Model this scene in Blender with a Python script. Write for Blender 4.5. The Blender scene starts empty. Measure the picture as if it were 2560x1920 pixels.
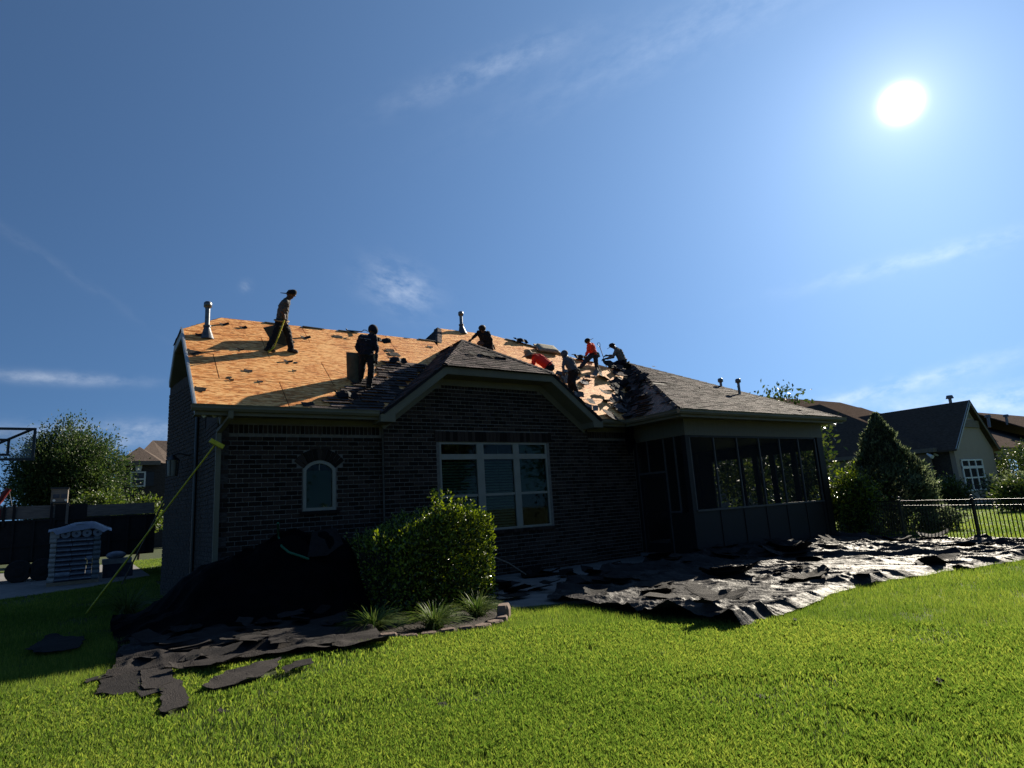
import bpy, math, random
import numpy as np
from mathutils import Vector, Matrix

random.seed(7); rng = np.random.default_rng(7)
SC = bpy.context.scene
COL = SC.collection

# ---------------------------------------------------------------- camera
F = 1550.0                                  # focal length in pixels of a 2560 wide frame
_up = np.array([-480., -7790., F]); _up /= np.linalg.norm(_up)
_x = np.array([2320., 165., F]); _x = _x - _up * (_x @ _up); _x /= np.linalg.norm(_x)
_y = np.cross(_up, _x)
if _y[2] < 0: _y = -_y
RW = np.stack([_x, _y, _up])                # photo axes (right, down, forward) -> world
EYE = np.array([0., 0., 1.656])
def ray(px, py):
    d = RW @ np.array([px - 1280., py - 960., F]); return d / np.linalg.norm(d)
FWD = ray(1280, 960)
cam_d = bpy.data.cameras.new('camera'); cam = bpy.data.objects.new('camera', cam_d); COL.objects.link(cam)
cam_d.sensor_width = 36; cam_d.lens = 36 * F / 2560; cam_d.clip_end = 3000; cam_d.clip_start = .05
_m = np.eye(4); _m[:3, 0] = RW[:, 0]; _m[:3, 1] = -RW[:, 1]; _m[:3, 2] = -RW[:, 2]; _m[:3, 3] = EYE
cam.matrix_world = Matrix(_m.tolist())
SC.camera = cam

# ---------------------------------------------------------------- sky, sun, exposure
SUN = ray(2253, 259)
S_EL = math.asin(SUN[2]); S_AZ = math.atan2(SUN[0], SUN[1])
SC.view_settings.view_transform = 'Standard'; SC.view_settings.look = 'None'
SC.view_settings.exposure = 1.2; SC.view_settings.gamma = 1.0
SC.render.engine = 'CYCLES'
SC.cycles.use_denoising = True
SC.cycles.max_bounces = 6; SC.cycles.diffuse_bounces = 2; SC.cycles.glossy_bounces = 2; SC.cycles.transparent_max_bounces = 12
SC.cycles.sample_clamp_indirect = 6
sun_d = bpy.data.lights.new('sun', 'SUN'); sun_d.energy = 5.0; sun_d.angle = math.radians(.55); sun_d.color = (1, .9, .74)
sun = bpy.data.objects.new('sun', sun_d); COL.objects.link(sun)
sun.rotation_euler = Vector(SUN.tolist()).to_track_quat('Z', 'Y').to_euler()
world = bpy.data.worlds.new('World'); SC.world = world; world.use_nodes = True
def build_world():
    nt = world.node_tree; N = nt.nodes; L = nt.links
    for n in list(N): N.remove(n)
    out = N.new('ShaderNodeOutputWorld'); bg = N.new('ShaderNodeBackground'); bg.inputs[1].default_value = 0.05
    sky = N.new('ShaderNodeTexSky'); sky.sky_type = 'NISHITA'; sky.sun_disc = False
    sky.sun_elevation = S_EL; sky.sun_rotation = S_AZ; sky.altitude = 100
    sky.air_density = 0.85; sky.dust_density = 0.15; sky.ozone_density = 3.5
    tc = N.new('ShaderNodeTexCoord')
    lift = N.new('ShaderNodeVectorMath'); lift.operation = 'MULTIPLY_ADD'; L.new(tc.outputs['Generated'], lift.inputs[0])
    lift.inputs[1].default_value = (1, 1, .9); lift.inputs[2].default_value = (0, 0, .13); L.new(lift.outputs[0], sky.inputs['Vector'])   # clear air right down to the horizon
    def math_(op, a, b=None, clamp=False):
        n = N.new('ShaderNodeMath'); n.operation = op; n.use_clamp = clamp
        for i, v in enumerate((a, b)):
            if v is None: continue
            if isinstance(v, (int, float)): n.inputs[i].default_value = v
            else: L.new(v, n.inputs[i])
        return n.outputs[0]
    def dot_(vec):
        n = N.new('ShaderNodeVectorMath'); n.operation = 'DOT_PRODUCT'
        L.new(tc.outputs['Generated'], n.inputs[0]); n.inputs[1].default_value = tuple(vec); return n.outputs['Value']
    def noise(scale, detail, vec):
        n = N.new('ShaderNodeTexNoise'); n.inputs['Scale'].default_value = scale; n.inputs['Detail'].default_value = detail
        n.inputs['Roughness'].default_value = .62
        L.new(vec, n.inputs['Vector']); return n.outputs['Fac']
    # wisps of high cloud: (pixel centre, half sizes in px, tilt in degrees, density)
    total = None
    for (px, py, a, b, ang, dens, k) in [(1230, 168, 230, 32, -19, .36, 1), (1000, 720, 85, 55, 20, .75, 2), (2330, 640, 230, 20, -10, .7, 3),
                                      (2230, 970, 260, 20, -17, 1., 4), (2500, 1000, 180, 34, -8, 1.2, 5), (140, 945, 150, 13, 3, .65, 6),
                                      (300, 1085, 360, 26, 1, .85, 7), (110, 640, 220, 12, 38, .1, 8), (614, 716, 12, 14, 40, .55, 9), (1800, 40, 420, 60, -15, .25, 10),
                                      (2480, 1060, 240, 44, 5, 1.1, 11)]:
        c = ray(px, py); t = math.radians(ang)
        dx = ray(px + 40, py) - ray(px - 40, py); dx /= np.linalg.norm(dx)
        dy = ray(px, py + 40) - ray(px, py - 40); dy /= np.linalg.norm(dy)
        e1 = dx * math.cos(t) + dy * math.sin(t); e2 = -dx * math.sin(t) + dy * math.cos(t)
        sc = F * (np.linalg.norm(np.array([(px - 1280) / F, (py - 960) / F, 1])) ** -1)
        u = math_('MULTIPLY', math_('SUBTRACT', dot_(e1), float(c @ e1)), F / a)
        v = math_('MULTIPLY', math_('SUBTRACT', dot_(e2), float(c @ e2)), F / b)
        r2 = math_('ADD', math_('MULTIPLY', u, u), math_('MULTIPLY', v, v))
        mask = math_('POWER', 2.718, math_('MULTIPLY', r2, -1.2))
        cb = N.new('ShaderNodeCombineXYZ'); L.new(math_('MULTIPLY', u, a / 70.), cb.inputs[0]); L.new(math_('MULTIPLY', v, b / 38.), cb.inputs[1]); cb.inputs[2].default_value = k * 7.3
        nz = noise(1.15, 7, cb.outputs[0])
        nz = math_('MULTIPLY', math_('SUBTRACT', nz, .36), 2.2, True)
        facing = math_('GREATER_THAN', dot_(c), 0.2)
        m = math_('MULTIPLY', math_('MULTIPLY', mask, nz), math_('MULTIPLY', facing, dens * .55))
        total = m if total is None else math_('ADD', total, m)
    total = math_('MINIMUM', total, .9)
    mix = N.new('ShaderNodeMixRGB'); L.new(total, mix.inputs[0]); wb = N.new('ShaderNodeMixRGB'); wb.blend_type = 'MULTIPLY'; wb.inputs[0].default_value = 1; L.new(sky.outputs[0], wb.inputs[1]); wb.inputs[2].default_value = (.44, .6, .71, 1)   # camera white balance
    L.new(wb.outputs[0], mix.inputs[1]); mix.inputs[2].default_value = (8., 8.4, 9., 1)
    # the sun itself and its aureole
    cs = math_('MINIMUM', dot_(SUN), 1.0)
    ang = math_('ARCCOSINE', cs)
    dn = math_('MULTIPLY', ang, 1 / math.radians(.82))
    disc = math_('MULTIPLY', math_('POWER', 2.718, math_('MULTIPLY', math_('MULTIPLY', dn, dn), -1.)), 70.)
    halo = math_('MULTIPLY', math_('POWER', 2.718, math_('MULTIPLY', ang, -1 / math.radians(1.8))), 4.)
    halo2 = math_('MULTIPLY', math_('POWER', 2.718, math_('MULTIPLY', ang, -1 / math.radians(6.5))), 1.4)
    add = math_('ADD', disc, math_('ADD', halo, halo2))
    col = N.new('ShaderNodeMixRGB'); col.blend_type = 'MULTIPLY'; col.inputs[0].default_value = 1
    L.new(add, col.inputs[1]); col.inputs[2].default_value = (1, .93, .8, 1)
    sm = N.new('ShaderNodeMixRGB'); sm.blend_type = 'ADD'; sm.inputs[0].default_value = 1
    L.new(mix.outputs[0], sm.inputs[1]); L.new(col.outputs[0], sm.inputs[2])
    # broad brightening of the sky toward the sun
    wide = math_('POWER', 2.718, math_('MULTIPLY', ang, -1 / math.radians(30.)))
    wc = N.new('ShaderNodeMixRGB'); wc.blend_type = 'MULTIPLY'; wc.inputs[0].default_value = 1; L.new(wide, wc.inputs[1]); wc.inputs[2].default_value = (2.1, 3.5, 5.7, 1)
    s2 = N.new('ShaderNodeMixRGB'); s2.blend_type = 'ADD'; s2.inputs[0].default_value = 1; L.new(sm.outputs[0], s2.inputs[1]); L.new(wc.outputs[0], s2.inputs[2])
    L.new(s2.outputs[0], bg.inputs[0]); L.new(bg.outputs[0], out.inputs[0])
build_world()
world.cycles.sampling_method = 'MANUAL'; world.cycles.sample_map_resolution = 512

# ---------------------------------------------------------------- placing helpers
def on_y(px, py, Y): d = ray(px, py); return EYE + d * (Y / d[1])
def on_x(px, py, X): d = ray(px, py); return EYE + d * (X / d[0])
def on_z(px, py, z=0.): d = ray(px, py); return EYE + d * ((z - EYE[2]) / d[2])
def at_depth(px, py, dep): d = ray(px, py); return EYE + d * (dep / (d @ FWD))
V3 = lambda *a: np.array(a, float)

# ---------------------------------------------------------------- materials
MATS = {}
def mat(name, c1, c2=None, scale=8., rough=.8, bump=0., bscale=None, spec=.3, metal=0., rnd=0., detail=5., stretch=None, transl=0., alpha=1., third=None):
    """noise between two colours (world space), optional per-piece variation, bump, translucency"""
    m = bpy.data.materials.new(name); m.use_nodes = True
    nt = m.node_tree; N = nt.nodes; L = nt.links
    b = N['Principled BSDF']; out = N['Material Output']
    b.inputs['Roughness'].default_value = rough; b.inputs['Metallic'].default_value = metal
    b.inputs['Specular IOR Level'].default_value = spec
    c2 = c2 or c1
    geo = N.new('ShaderNodeNewGeometry'); vec = geo.outputs['Position']
    if stretch:
        mp = N.new('ShaderNodeVectorMath'); mp.operation = 'MULTIPLY'; L.new(vec, mp.inputs[0]); mp.inputs[1].default_value = stretch; vec = mp.outputs[0]
    nz = N.new('ShaderNodeTexNoise'); nz.inputs['Scale'].default_value = scale; nz.inputs['Detail'].default_value = detail
    L.new(vec, nz.inputs['Vector'])
    rp = N.new('ShaderNodeValToRGB'); rp.color_ramp.elements[0].position = .3; rp.color_ramp.elements[1].position = .7
    rp.color_ramp.elements[0].color = (*c1, 1); rp.color_ramp.elements[1].color = (*c2, 1)
    if third:
        e = rp.color_ramp.elements.new(.5); e.color = (*third, 1)
    fac = nz.outputs['Fac']
    if rnd:
        oi = N.new('ShaderNodeObjectInfo')
        ad = N.new('ShaderNodeMath'); ad.operation = 'ADD'; L.new(geo.outputs['Random Per Island'], ad.inputs[0]); L.new(oi.outputs['Random'], ad.inputs[1])
        fr = N.new('ShaderNodeMath'); fr.operation = 'FRACT'; L.new(ad.outputs[0], fr.inputs[0])
        mx = N.new('ShaderNodeMix'); mx.inputs[0].default_value = rnd; L.new(fac, mx.inputs[2]); L.new(fr.outputs[0], mx.inputs[3]); fac = mx.outputs[0]
    L.new(fac, rp.inputs[0]); L.new(rp.outputs[0], b.inputs['Base Color'])
    if bump:
        n2 = N.new('ShaderNodeTexNoise'); n2.inputs['Scale'].default_value = bscale or scale * 4; n2.inputs['Detail'].default_value = 4
        L.new(vec, n2.inputs['Vector'])
        bp = N.new('ShaderNodeBump'); bp.inputs['Strength'].default_value = bump; bp.inputs['Distance'].default_value = .02
        L.new(n2.outputs['Fac'], bp.inputs['Height']); L.new(bp.outputs[0], b.inputs['Normal'])
    if transl:
        tr = N.new('ShaderNodeBsdfTranslucent'); hs = N.new('ShaderNodeHueSaturation'); hs.inputs['Value'].default_value = 1.5; hs.inputs['Saturation'].default_value = 1.1
        L.new(rp.outputs[0], hs.inputs['Color']); L.new(hs.outputs[0], tr.inputs[0])
        ms = N.new('ShaderNodeMixShader'); ms.inputs[0].default_value = transl
        L.new(b.outputs[0], ms.inputs[1]); L.new(tr.outputs[0], ms.inputs[2]); L.new(ms.outputs[0], out.inputs[0])
    if alpha < 1:
        tp = N.new('ShaderNodeBsdfTransparent'); ms = N.new('ShaderNodeMixShader'); ms.inputs[0].default_value = alpha
        L.new(tp.outputs[0], ms.inputs[1]); L.new(b.outputs[0], ms.inputs[2]); L.new(ms.outputs[0], out.inputs[0])
    MATS[name] = m; return m

mat('grass_ground', (.02, .032, .008), (.045, .06, .014), 3, .95, .6, 40)
mat('lawn_far', (.05, .095, .012), (.085, .13, .02), 2.5, .9, .8, 60)
mat('grass_blade', (.065, .112, .02), (.215, .255, .052), .33, .55, spec=.1, rnd=.42, transl=.46, third=(.115, .172, .034), detail=4)
mat('concrete', (.13, .125, .12), (.2, .195, .185), 3, .9, .3, 60, detail=8)
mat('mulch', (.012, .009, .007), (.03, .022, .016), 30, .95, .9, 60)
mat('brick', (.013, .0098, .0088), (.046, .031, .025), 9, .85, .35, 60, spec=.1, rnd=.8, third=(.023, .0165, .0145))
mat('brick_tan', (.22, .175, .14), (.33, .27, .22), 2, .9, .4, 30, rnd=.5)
mat('mortar', (.13, .114, .098), (.19, .166, .143), 14, .95, .4, 60)
mat('side_brick', (.025, .02, .018), (.075, .062, .055), 11, .9, .9, 9, stretch=(1, 1, 3.2))
mat('trim', (.125, .112, .075), (.155, .14, .095), 2.2, .6, .05, 30)
mat('trim_side', (.3, .31, .3), (.36, .37, .36), 3, .5)
mat('beadboard', (.105, .094, .066), (.135, .12, .085), 30, .6, .25, 9, stretch=(1, 1, .03))
mat('window_white', (.22, .205, .165), (.27, .25, .205), 4, .5)
mat('shade_cloth', (.09, .14, .11), (.13, .18, .14), 3, .9)
mat('blind', (.36, .34, .3), (.44, .42, .37), 5, .6)
mat('dark_room', (.006, .006, .007), None, 5, .9)  # near-black colour stands in for the unlit rooms behind windows
mat('shingle', (.04, .034, .033), (.125, .1, .095), 16, .85, .6, 160, spec=.06, rnd=.6, third=(.07, .058, .056))
mat('shingle_neigh', (.06, .045, .037), (.11, .085, .07), 5, .9, .6, 30, stretch=(1, 1, 5), spec=.0)
mat('shingle_brown', (.07, .055, .047), (.12, .098, .085), 4, .9, .6, 30, stretch=(1, 1, 5), spec=0.)
mat('torn_shingle', (.007, .0066, .0068), (.027, .0235, .0225), 9, .85, .9, 70, spec=.14, rnd=.6)
mat('torn_sunlit', (.1, .095, .09), (.22, .21, .2), 9, .85, .6, 90, spec=.14, rnd=.6)  # paler copy of torn_shingle, sunlight on the scraps put into the colour
mat('felt', (.008, .008, .01), (.02, .02, .023), 5, .8, .5, 30, spec=.15)
mat('metal_edge', (.3, .32, .34), (.4, .42, .44), 4, .4, metal=.6)
mat('galvanised', (.1, .11, .115), (.2, .21, .215), 14, .45, .15, 30, metal=.85)
mat('lead_boot', (.06, .065, .075), (.12, .125, .135), 12, .5, .3, 30, metal=.4)
mat('black_metal', (.008, .008, .009), (.014, .014, .015), 20, .38, spec=.5)
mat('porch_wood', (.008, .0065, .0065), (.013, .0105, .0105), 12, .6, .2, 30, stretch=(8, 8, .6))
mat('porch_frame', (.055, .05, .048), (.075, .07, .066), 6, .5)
mat('screen', (.008, .008, .009), None, 5, .8, alpha=.3)
mat('bark', (.03, .024, .018), (.07, .055, .042), 10, .95, .8, 25, stretch=(3, 3, .6))
mat('leaf_hedge', (.008, .02, .004), (.22, .28, .03), 4, .3, spec=.5, rnd=.75, transl=.22, third=(.022, .045, .007))
mat('leaf_tree', (.014, .034, .012), (.07, .1, .026), 1.2, .5, spec=.3, rnd=.6, transl=.3, third=(.035, .06, .016))
mat('leaf_bright', (.03, .055, .01), (.1, .13, .025), 1.5, .45, spec=.4, rnd=.6, transl=.35)
mat('leaf_conifer', (.012, .022, .012), (.16, .19, .1), 3, .6, spec=.3, rnd=.7, transl=.32, third=(.08, .1, .05))
mat('leaf_magnolia', (.02, .04, .01), (.1, .13, .03), 2, .42, spec=.25, rnd=.7, transl=.2)
mat('leaf_liriope', (.035, .07, .014), (.13, .17, .05), 4, .55, spec=.12, rnd=.7, transl=.3)
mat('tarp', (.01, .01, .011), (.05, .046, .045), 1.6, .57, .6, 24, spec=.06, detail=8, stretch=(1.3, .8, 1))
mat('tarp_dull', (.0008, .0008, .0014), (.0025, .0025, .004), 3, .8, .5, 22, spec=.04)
mat('stone', (.09, .06, .047), (.2, .14, .11), 9, .9, .7, 30, rnd=.3)
mat('foam', (.05, .05, .035), (.085, .083, .06), 8, .9, .4, 40)
mat('foam_light', (.2, .185, .14), (.28, .26, .2), 8, .9, .4, 40)
mat('yellow_paint', (.45, .4, .02), (.6, .52, .04), 8, .5)
mat('steel_blue', (.02, .03, .06), (.035, .045, .08), 8, .45, spec=.5)
mat('wood_grey', (.12, .1, .085), (.2, .17, .14), 6, .9, .4, 30, stretch=(.5, 4, 4))
mat('trailer_black', (.006, .006, .006), (.014, .012, .011), 6, .7, .2, 20)
mat('trailer_red', (.12, .012, .012), (.18, .02, .018), 5, .5)
mat('rubber', (.01, .01, .01), (.02, .02, .02), 20, .85, .3, 40)
mat('wrap_white', (.28, .27, .25), (.4, .385, .36), 6, .6, .5, 14)
mat('wrap_blue', (.12, .14, .18), (.24, .27, .32), 5, .35, .6, 9, spec=.6)
mat('wrap_dark', (.025, .028, .042), (.07, .078, .1), 7, .4, .3, 12)
mat('wrap_teal', (.11, .13, .14), (.17, .19, .2), 5, .5, .3, 12)
mat('plastic_clear', (.13, .15, .19), (.2, .22, .27), 5, .25, .5, 9, spec=.7)
mat('hose_green', (.01, .09, .045), (.016, .12, .06), 9, .5)
mat('acrylic', (.5, .55, .6), None, 5, .2, alpha=.12)
mat('bulb_white', (.65, .65, .62), None, 5, .3)
mat('skin', (.19, .1, .065), (.24, .13, .085), 20, .6)
mat('skin_dark', (.075, .04, .028), (.1, .055, .038), 20, .55)
mat('cloth_black', (.006, .006, .008), (.012, .012, .016), 14, .9, .5, 40)
mat('cloth_navy', (.007, .008, .016), (.014, .016, .03), 14, .9, .5, 40)
mat('cloth_grey', (.055, .054, .05), (.09, .088, .082), 14, .9, .5, 40)
mat('cloth_tan', (.11, .1, .085), (.16, .148, .125), 14, .9, .5, 40)
mat('cloth_slate', (.06, .066, .085), (.095, .1, .125), 14, .9, .5, 40)
mat('cloth_red', (.62, .03, .022), (.75, .05, .03), 14, .85, .5, 40, transl=.12)
mat('cloth_orange', (.7, .05, .025), (.85, .085, .035), 14, .85, .5, 40, transl=.12)
mat('cloth_denim', (.02, .022, .03), (.04, .043, .055), 14, .9, .5, 40)
mat('cloth_print', (.3, .3, .33), None, 14, .9)
mat('straw', (.2, .135, .075), (.29, .2, .12), 30, .8, .5, 90)
mat('white_paint', (.6, .6, .58), (.7, .7, .68), 5, .5)
mat('shoe', (.02, .018, .016), (.05, .045, .04), 10, .7)
mat('tan_wood', (.22, .16, .1), (.32, .24, .16), 8, .85, .3, 30)

def osb_material(name, c0, c1, c2):
    """oriented strand board: overlapping elongated flakes, each with its own tone"""
    m = bpy.data.materials.new(name); m.use_nodes = True; nt = m.node_tree; N = nt.nodes; L = nt.links; b = N['Principled BSDF']
    geo = N.new('ShaderNodeNewGeometry'); oi = N.new('ShaderNodeObjectInfo')
    def layer(sx, sy, rot, seed):
        mp = N.new('ShaderNodeMapping'); mp.inputs['Scale'].default_value = (sx, sy, sy); mp.inputs['Rotation'].default_value = (0, 0, rot); mp.inputs['Location'].default_value = (seed, seed * 2, 0)
        nw = N.new('ShaderNodeTexNoise'); nw.inputs['Scale'].default_value = 3.
        L.new(geo.outputs['Position'], nw.inputs['Vector'])
        vm = N.new('ShaderNodeVectorMath'); vm.operation = 'MULTIPLY_ADD'; L.new(nw.outputs['Color'], vm.inputs[0]); vm.inputs[1].default_value = (.12, .12, .12); L.new(geo.outputs['Position'], vm.inputs[2])
        L.new(vm.outputs[0], mp.inputs['Vector'])
        v = N.new('ShaderNodeTexVoronoi'); v.inputs['Scale'].default_value = 1; L.new(mp.outputs[0], v.inputs['Vector'])
        s = N.new('ShaderNodeSeparateColor'); L.new(v.outputs['Color'], s.inputs[0]); return s.outputs[0]
    a = layer(7, 34, .1, 1.7); c = layer(5, 26, -.12, 8.1); d = layer(12, 40, .25, 4.4)
    m1 = N.new('ShaderNodeMath'); m1.operation = 'MULTIPLY_ADD'; L.new(a, m1.inputs[0]); m1.inputs[1].default_value = .45
    m2 = N.new('ShaderNodeMath'); m2.operation = 'MULTIPLY_ADD'; L.new(c, m2.inputs[0]); m2.inputs[1].default_value = .35
    m3 = N.new('ShaderNodeMath'); m3.operation = 'MULTIPLY'; L.new(d, m3.inputs[0]); m3.inputs[1].default_value = .2
    L.new(m2.outputs[0], m1.inputs[2]); L.new(m3.outputs[0], m2.inputs[2])
    big = N.new('ShaderNodeTexNoise'); big.inputs['Scale'].default_value = .7; L.new(geo.outputs['Position'], big.inputs['Vector'])
    ad = N.new('ShaderNodeMath'); ad.operation = 'MULTIPLY_ADD'; L.new(big.outputs['Fac'], ad.inputs[0]); ad.inputs[1].default_value = .35; L.new(m1.outputs[0], ad.inputs[2])
    ad2 = N.new('ShaderNodeMath'); ad2.operation = 'MULTIPLY_ADD'; L.new(oi.outputs['Random'], ad2.inputs[0]); ad2.inputs[1].default_value = .1; L.new(ad.outputs[0], ad2.inputs[2])
    r = N.new('ShaderNodeValToRGB'); e = r.color_ramp.elements; e[0].position = .46; e[0].color = (*c0, 1); e[1].position = .95; e[1].color = (*c2, 1)
    k = e.new(.7); k.color = (*c1, 1)
    L.new(ad2.outputs[0], r.inputs[0]); L.new(r.outputs[0], b.inputs['Base Color'])
    bp = N.new('ShaderNodeBump'); bp.inputs['Strength'].default_value = .8; bp.inputs['Distance'].default_value = .012
    L.new(m1.outputs[0], bp.inputs['Height']); L.new(bp.outputs[0], b.inputs['Normal'])
    b.inputs['Roughness'].default_value = .7; b.inputs['Specular IOR Level'].default_value = .25
    MATS[name] = m
osb_material('osb', (.4, .135, .03), (.76, .29, .07), (.98, .54, .2))
osb_material('osb_shaded', (.12, .07, .045), (.2, .125, .085), (.3, .2, .15))  # darker copy of osb, shade of the porch's left slope put into its colour

def glass_material():
    m = bpy.data.materials.new('glass'); m.use_nodes = True; N = m.node_tree.nodes; L = m.node_tree.links
    out = N['Material Output']; N.remove(N['Principled BSDF'])
    t = N.new('ShaderNodeBsdfTransparent'); t.inputs[0].default_value = (.55, .66, .6, 1)
    g = N.new('ShaderNodeBsdfGlossy'); g.inputs['Roughness'].default_value = .03
    tcn = N.new('ShaderNodeNewGeometry'); nz = N.new('ShaderNodeTexNoise'); nz.inputs['Scale'].default_value = 2.; L.new(tcn.outputs['Position'], nz.inputs['Vector'])
    bp = N.new('ShaderNodeBump'); bp.inputs['Strength'].default_value = .04; L.new(nz.outputs['Fac'], bp.inputs['Height']); L.new(bp.outputs[0], g.inputs['Normal'])
    fr = N.new('ShaderNodeFresnel'); fr.inputs[0].default_value = 1.3
    mx = N.new('ShaderNodeMixShader'); L.new(fr.outputs[0], mx.inputs[0]); L.new(t.outputs[0], mx.inputs[1]); L.new(g.outputs[0], mx.inputs[2]); L.new(mx.outputs[0], out.inputs[0])
    MATS['glass'] = m
glass_material()

# ---------------------------------------------------------------- mesh helpers
def link(name, me, parent=None):
    o = bpy.data.objects.new(name, me); COL.objects.link(o)
    if parent is not None: o.parent = parent
    return o
def empty(name, loc=(0, 0, 0)):
    o = bpy.data.objects.new(name, None); o.empty_display_size = .2; COL.objects.link(o); o.location = loc; return o
def tag(o, label, cat, group=None):
    o['label'] = label; o['category'] = cat
    if group: o['group'] = group
    return o
class MB:
    def __init__(s): s.v = []; s.f = []; s.sm = []
    def add(s, vs, fs, smooth=False):
        k = len(s.v); s.v += [tuple(float(c) for c in p) for p in vs]; s.f += [tuple(i + k for i in f) for f in fs]; s.sm += [smooth] * len(fs)
    def box(s, x0, x1, y0, y1, z0, z1):
        v = [(x, y, z) for z in (z0, z1) for y in (y0, y1) for x in (x0, x1)]
        s.add(v, [(0, 2, 3, 1), (4, 5, 7, 6), (0, 1, 5, 4), (2, 6, 7, 3), (0, 4, 6, 2), (1, 3, 7, 5)]); return s
    def obox(s, c, ax, ay, az):            # centre and three half-axis vectors
        c = np.array(c, float); ax, ay, az = map(lambda a: np.array(a, float), (ax, ay, az))
        v = [c + i * ax + j * ay + k * az for k in (-1, 1) for j in (-1, 1) for i in (-1, 1)]
        s.add(v, [(0, 2, 3, 1), (4, 5, 7, 6), (0, 1, 5, 4), (2, 6, 7, 3), (0, 4, 6, 2), (1, 3, 7, 5)]); return s
    def prism(s, pts, off):                # polygon pts extruded by vector off
        n = len(pts); off = np.array(off, float); a = [np.array(p, float) for p in pts]; b = [p + off for p in a]
        s.add(a + b, [tuple(range(n - 1, -1, -1)), tuple(range(n, 2 * n))] + [(i, (i + 1) % n, n + (i + 1) % n, n + i) for i in range(n)]); return s
    def sheet(s, pts): s.add(pts, [tuple(range(len(pts)))]); return s
    def tube(s, path, rad, n=8, caps=True, smooth=True):
        P = [np.array(p, float) for p in path]; R = rad if hasattr(rad, '__len__') else [rad] * len(P)
        vs = []; fs = []; prev = None
        for i, p in enumerate(P):
            t = (P[min(i + 1, len(P) - 1)] - P[max(i - 1, 0)]); t /= (np.linalg.norm(t) + 1e-9)
            if prev is None:
                a = np.cross(t, (0, 0, 1.)) if abs(t[2]) < .9 else np.cross(t, (1., 0, 0))
            else: a = prev - t * (prev @ t)
            a /= np.linalg.norm(a) + 1e-9; prev = a; b = np.cross(t, a)
            for k in range(n):
                q = 2 * math.pi * k / n; vs.append(p + R[i] * (math.cos(q) * a + math.sin(q) * b))
        for i in range(len(P) - 1):
            for k in range(n): fs.append((i * n + k, i * n + (k + 1) % n, (i + 1) * n + (k + 1) % n, (i + 1) * n + k))
        s.add(vs, fs, smooth)
        if caps:
            s.add(vs[:n], [tuple(range(n - 1, -1, -1))]); s.add(vs[-n:], [tuple(range(n))])
        return s
    def ball(s, c, r, nu=10, nv=7, sc=(1, 1, 1), zmin=-1.):
        vs = []; fs = []
        for j in range(nv + 1):
            th = math.pi * j / nv; zz = max(math.cos(th), zmin)
            for i in range(nu):
                q = 2 * math.pi * i / nu; vs.append((c[0] + r * sc[0] * math.sin(th) * math.cos(q), c[1] + r * sc[1] * math.sin(th) * math.sin(q), c[2] + r * sc[2] * zz))
        for j in range(nv):
            for i in range(nu): fs.append((j * nu + i, (j + 1) * nu + i, (j + 1) * nu + (i + 1) % nu, j * nu + (i + 1) % nu))
        s.add(vs, fs, True); return s
    def mesh(s, name, m):
        me = bpy.data.meshes.new(name); me.from_pydata(s.v, [], s.f); me.polygons.foreach_set('use_smooth', s.sm); me.materials.append(MATS[m]); me.update(); return me
    def build(s, name, m, parent=None): return link(name, s.mesh(name, m), parent)
def np_mesh(name, V, T, m, smooth=False):
    """big triangle or quad meshes straight from numpy"""
    me = bpy.data.meshes.new(name); V = np.asarray(V, np.float32); T = np.asarray(T, np.int32); k = T.shape[1]
    me.vertices.add(len(V)); me.vertices.foreach_set('co', V.ravel())
    me.loops.add(T.size); me.loops.foreach_set('vertex_index', T.ravel())
    me.polygons.add(len(T)); me.polygons.foreach_set('loop_start', np.arange(len(T), dtype=np.int32) * k)
    try: me.polygons.foreach_set('loop_total', np.full(len(T), k, np.int32))
    except Exception: pass
    me.polygons.foreach_set('use_smooth', np.full(len(T), smooth))
    me.materials.append(MATS[m]); me.update(calc_edges=True); return me
def clip_poly(poly, win):
    """convex clip of 2D polygon 'poly' by convex counter-clockwise 'win'"""
    out = list(poly)
    for i in range(len(win)):
        a = win[i]; b = win[(i + 1) % len(win)]; inp = out; out = []
        if not inp: return []
        sd = lambda p: (b[0] - a[0]) * (p[1] - a[1]) - (b[1] - a[1]) * (p[0] - a[0])
        for j in range(len(inp)):
            p = inp[j]; q = inp[(j + 1) % len(inp)]; dp, dq = sd(p), sd(q)
            if dp >= 0: out.append(p)
            if (dp >= 0) != (dq >= 0):
                t = dp / (dp - dq); out.append((p[0] + t * (q[0] - p[0]), p[1] + t * (q[1] - p[1])))
    return out
def area2(p): return .5 * sum(p[i][0] * p[(i + 1) % len(p)][1] - p[(i + 1) % len(p)][0] * p[i][1] for i in range(len(p)))
def in_poly(x, y, poly):
    x = np.asarray(x); y = np.asarray(y); r = np.zeros(x.shape, bool); n = len(poly)
    for i in range(n):
        (x0, y0), (x1, y1) = poly[i], poly[(i + 1) % n]
        c = ((y0 > y) != (y1 > y)) & (x < (x1 - x0) * (y - y0) / ((y1 - y0) if y1 != y0 else 1e-9) + x0); r ^= c
    return r
def _hash(ix, iy, s):
    v = np.sin(ix * 127.1 + iy * 311.7 + s * 74.7) * 43758.5453; return v - np.floor(v)
def vnoise(x, y, s=0):
    ix, iy = np.floor(x), np.floor(y); fx, fy = x - ix, y - iy; fx = fx * fx * (3 - 2 * fx); fy = fy * fy * (3 - 2 * fy)
    a = _hash(ix, iy, s); b = _hash(ix + 1, iy, s); c = _hash(ix, iy + 1, s); d = _hash(ix + 1, iy + 1, s)
    return a + (b - a) * fx + (c - a) * fy + (a - b - c + d) * fx * fy
def fbm(x, y, s=0, o=4):
    r = 0; a = .5
    for k in range(o): r = r + a * vnoise(x, y, s + k); x = x * 2.03 + 5.1; y = y * 2.03 + 1.7; a *= .5
    return r
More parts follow.
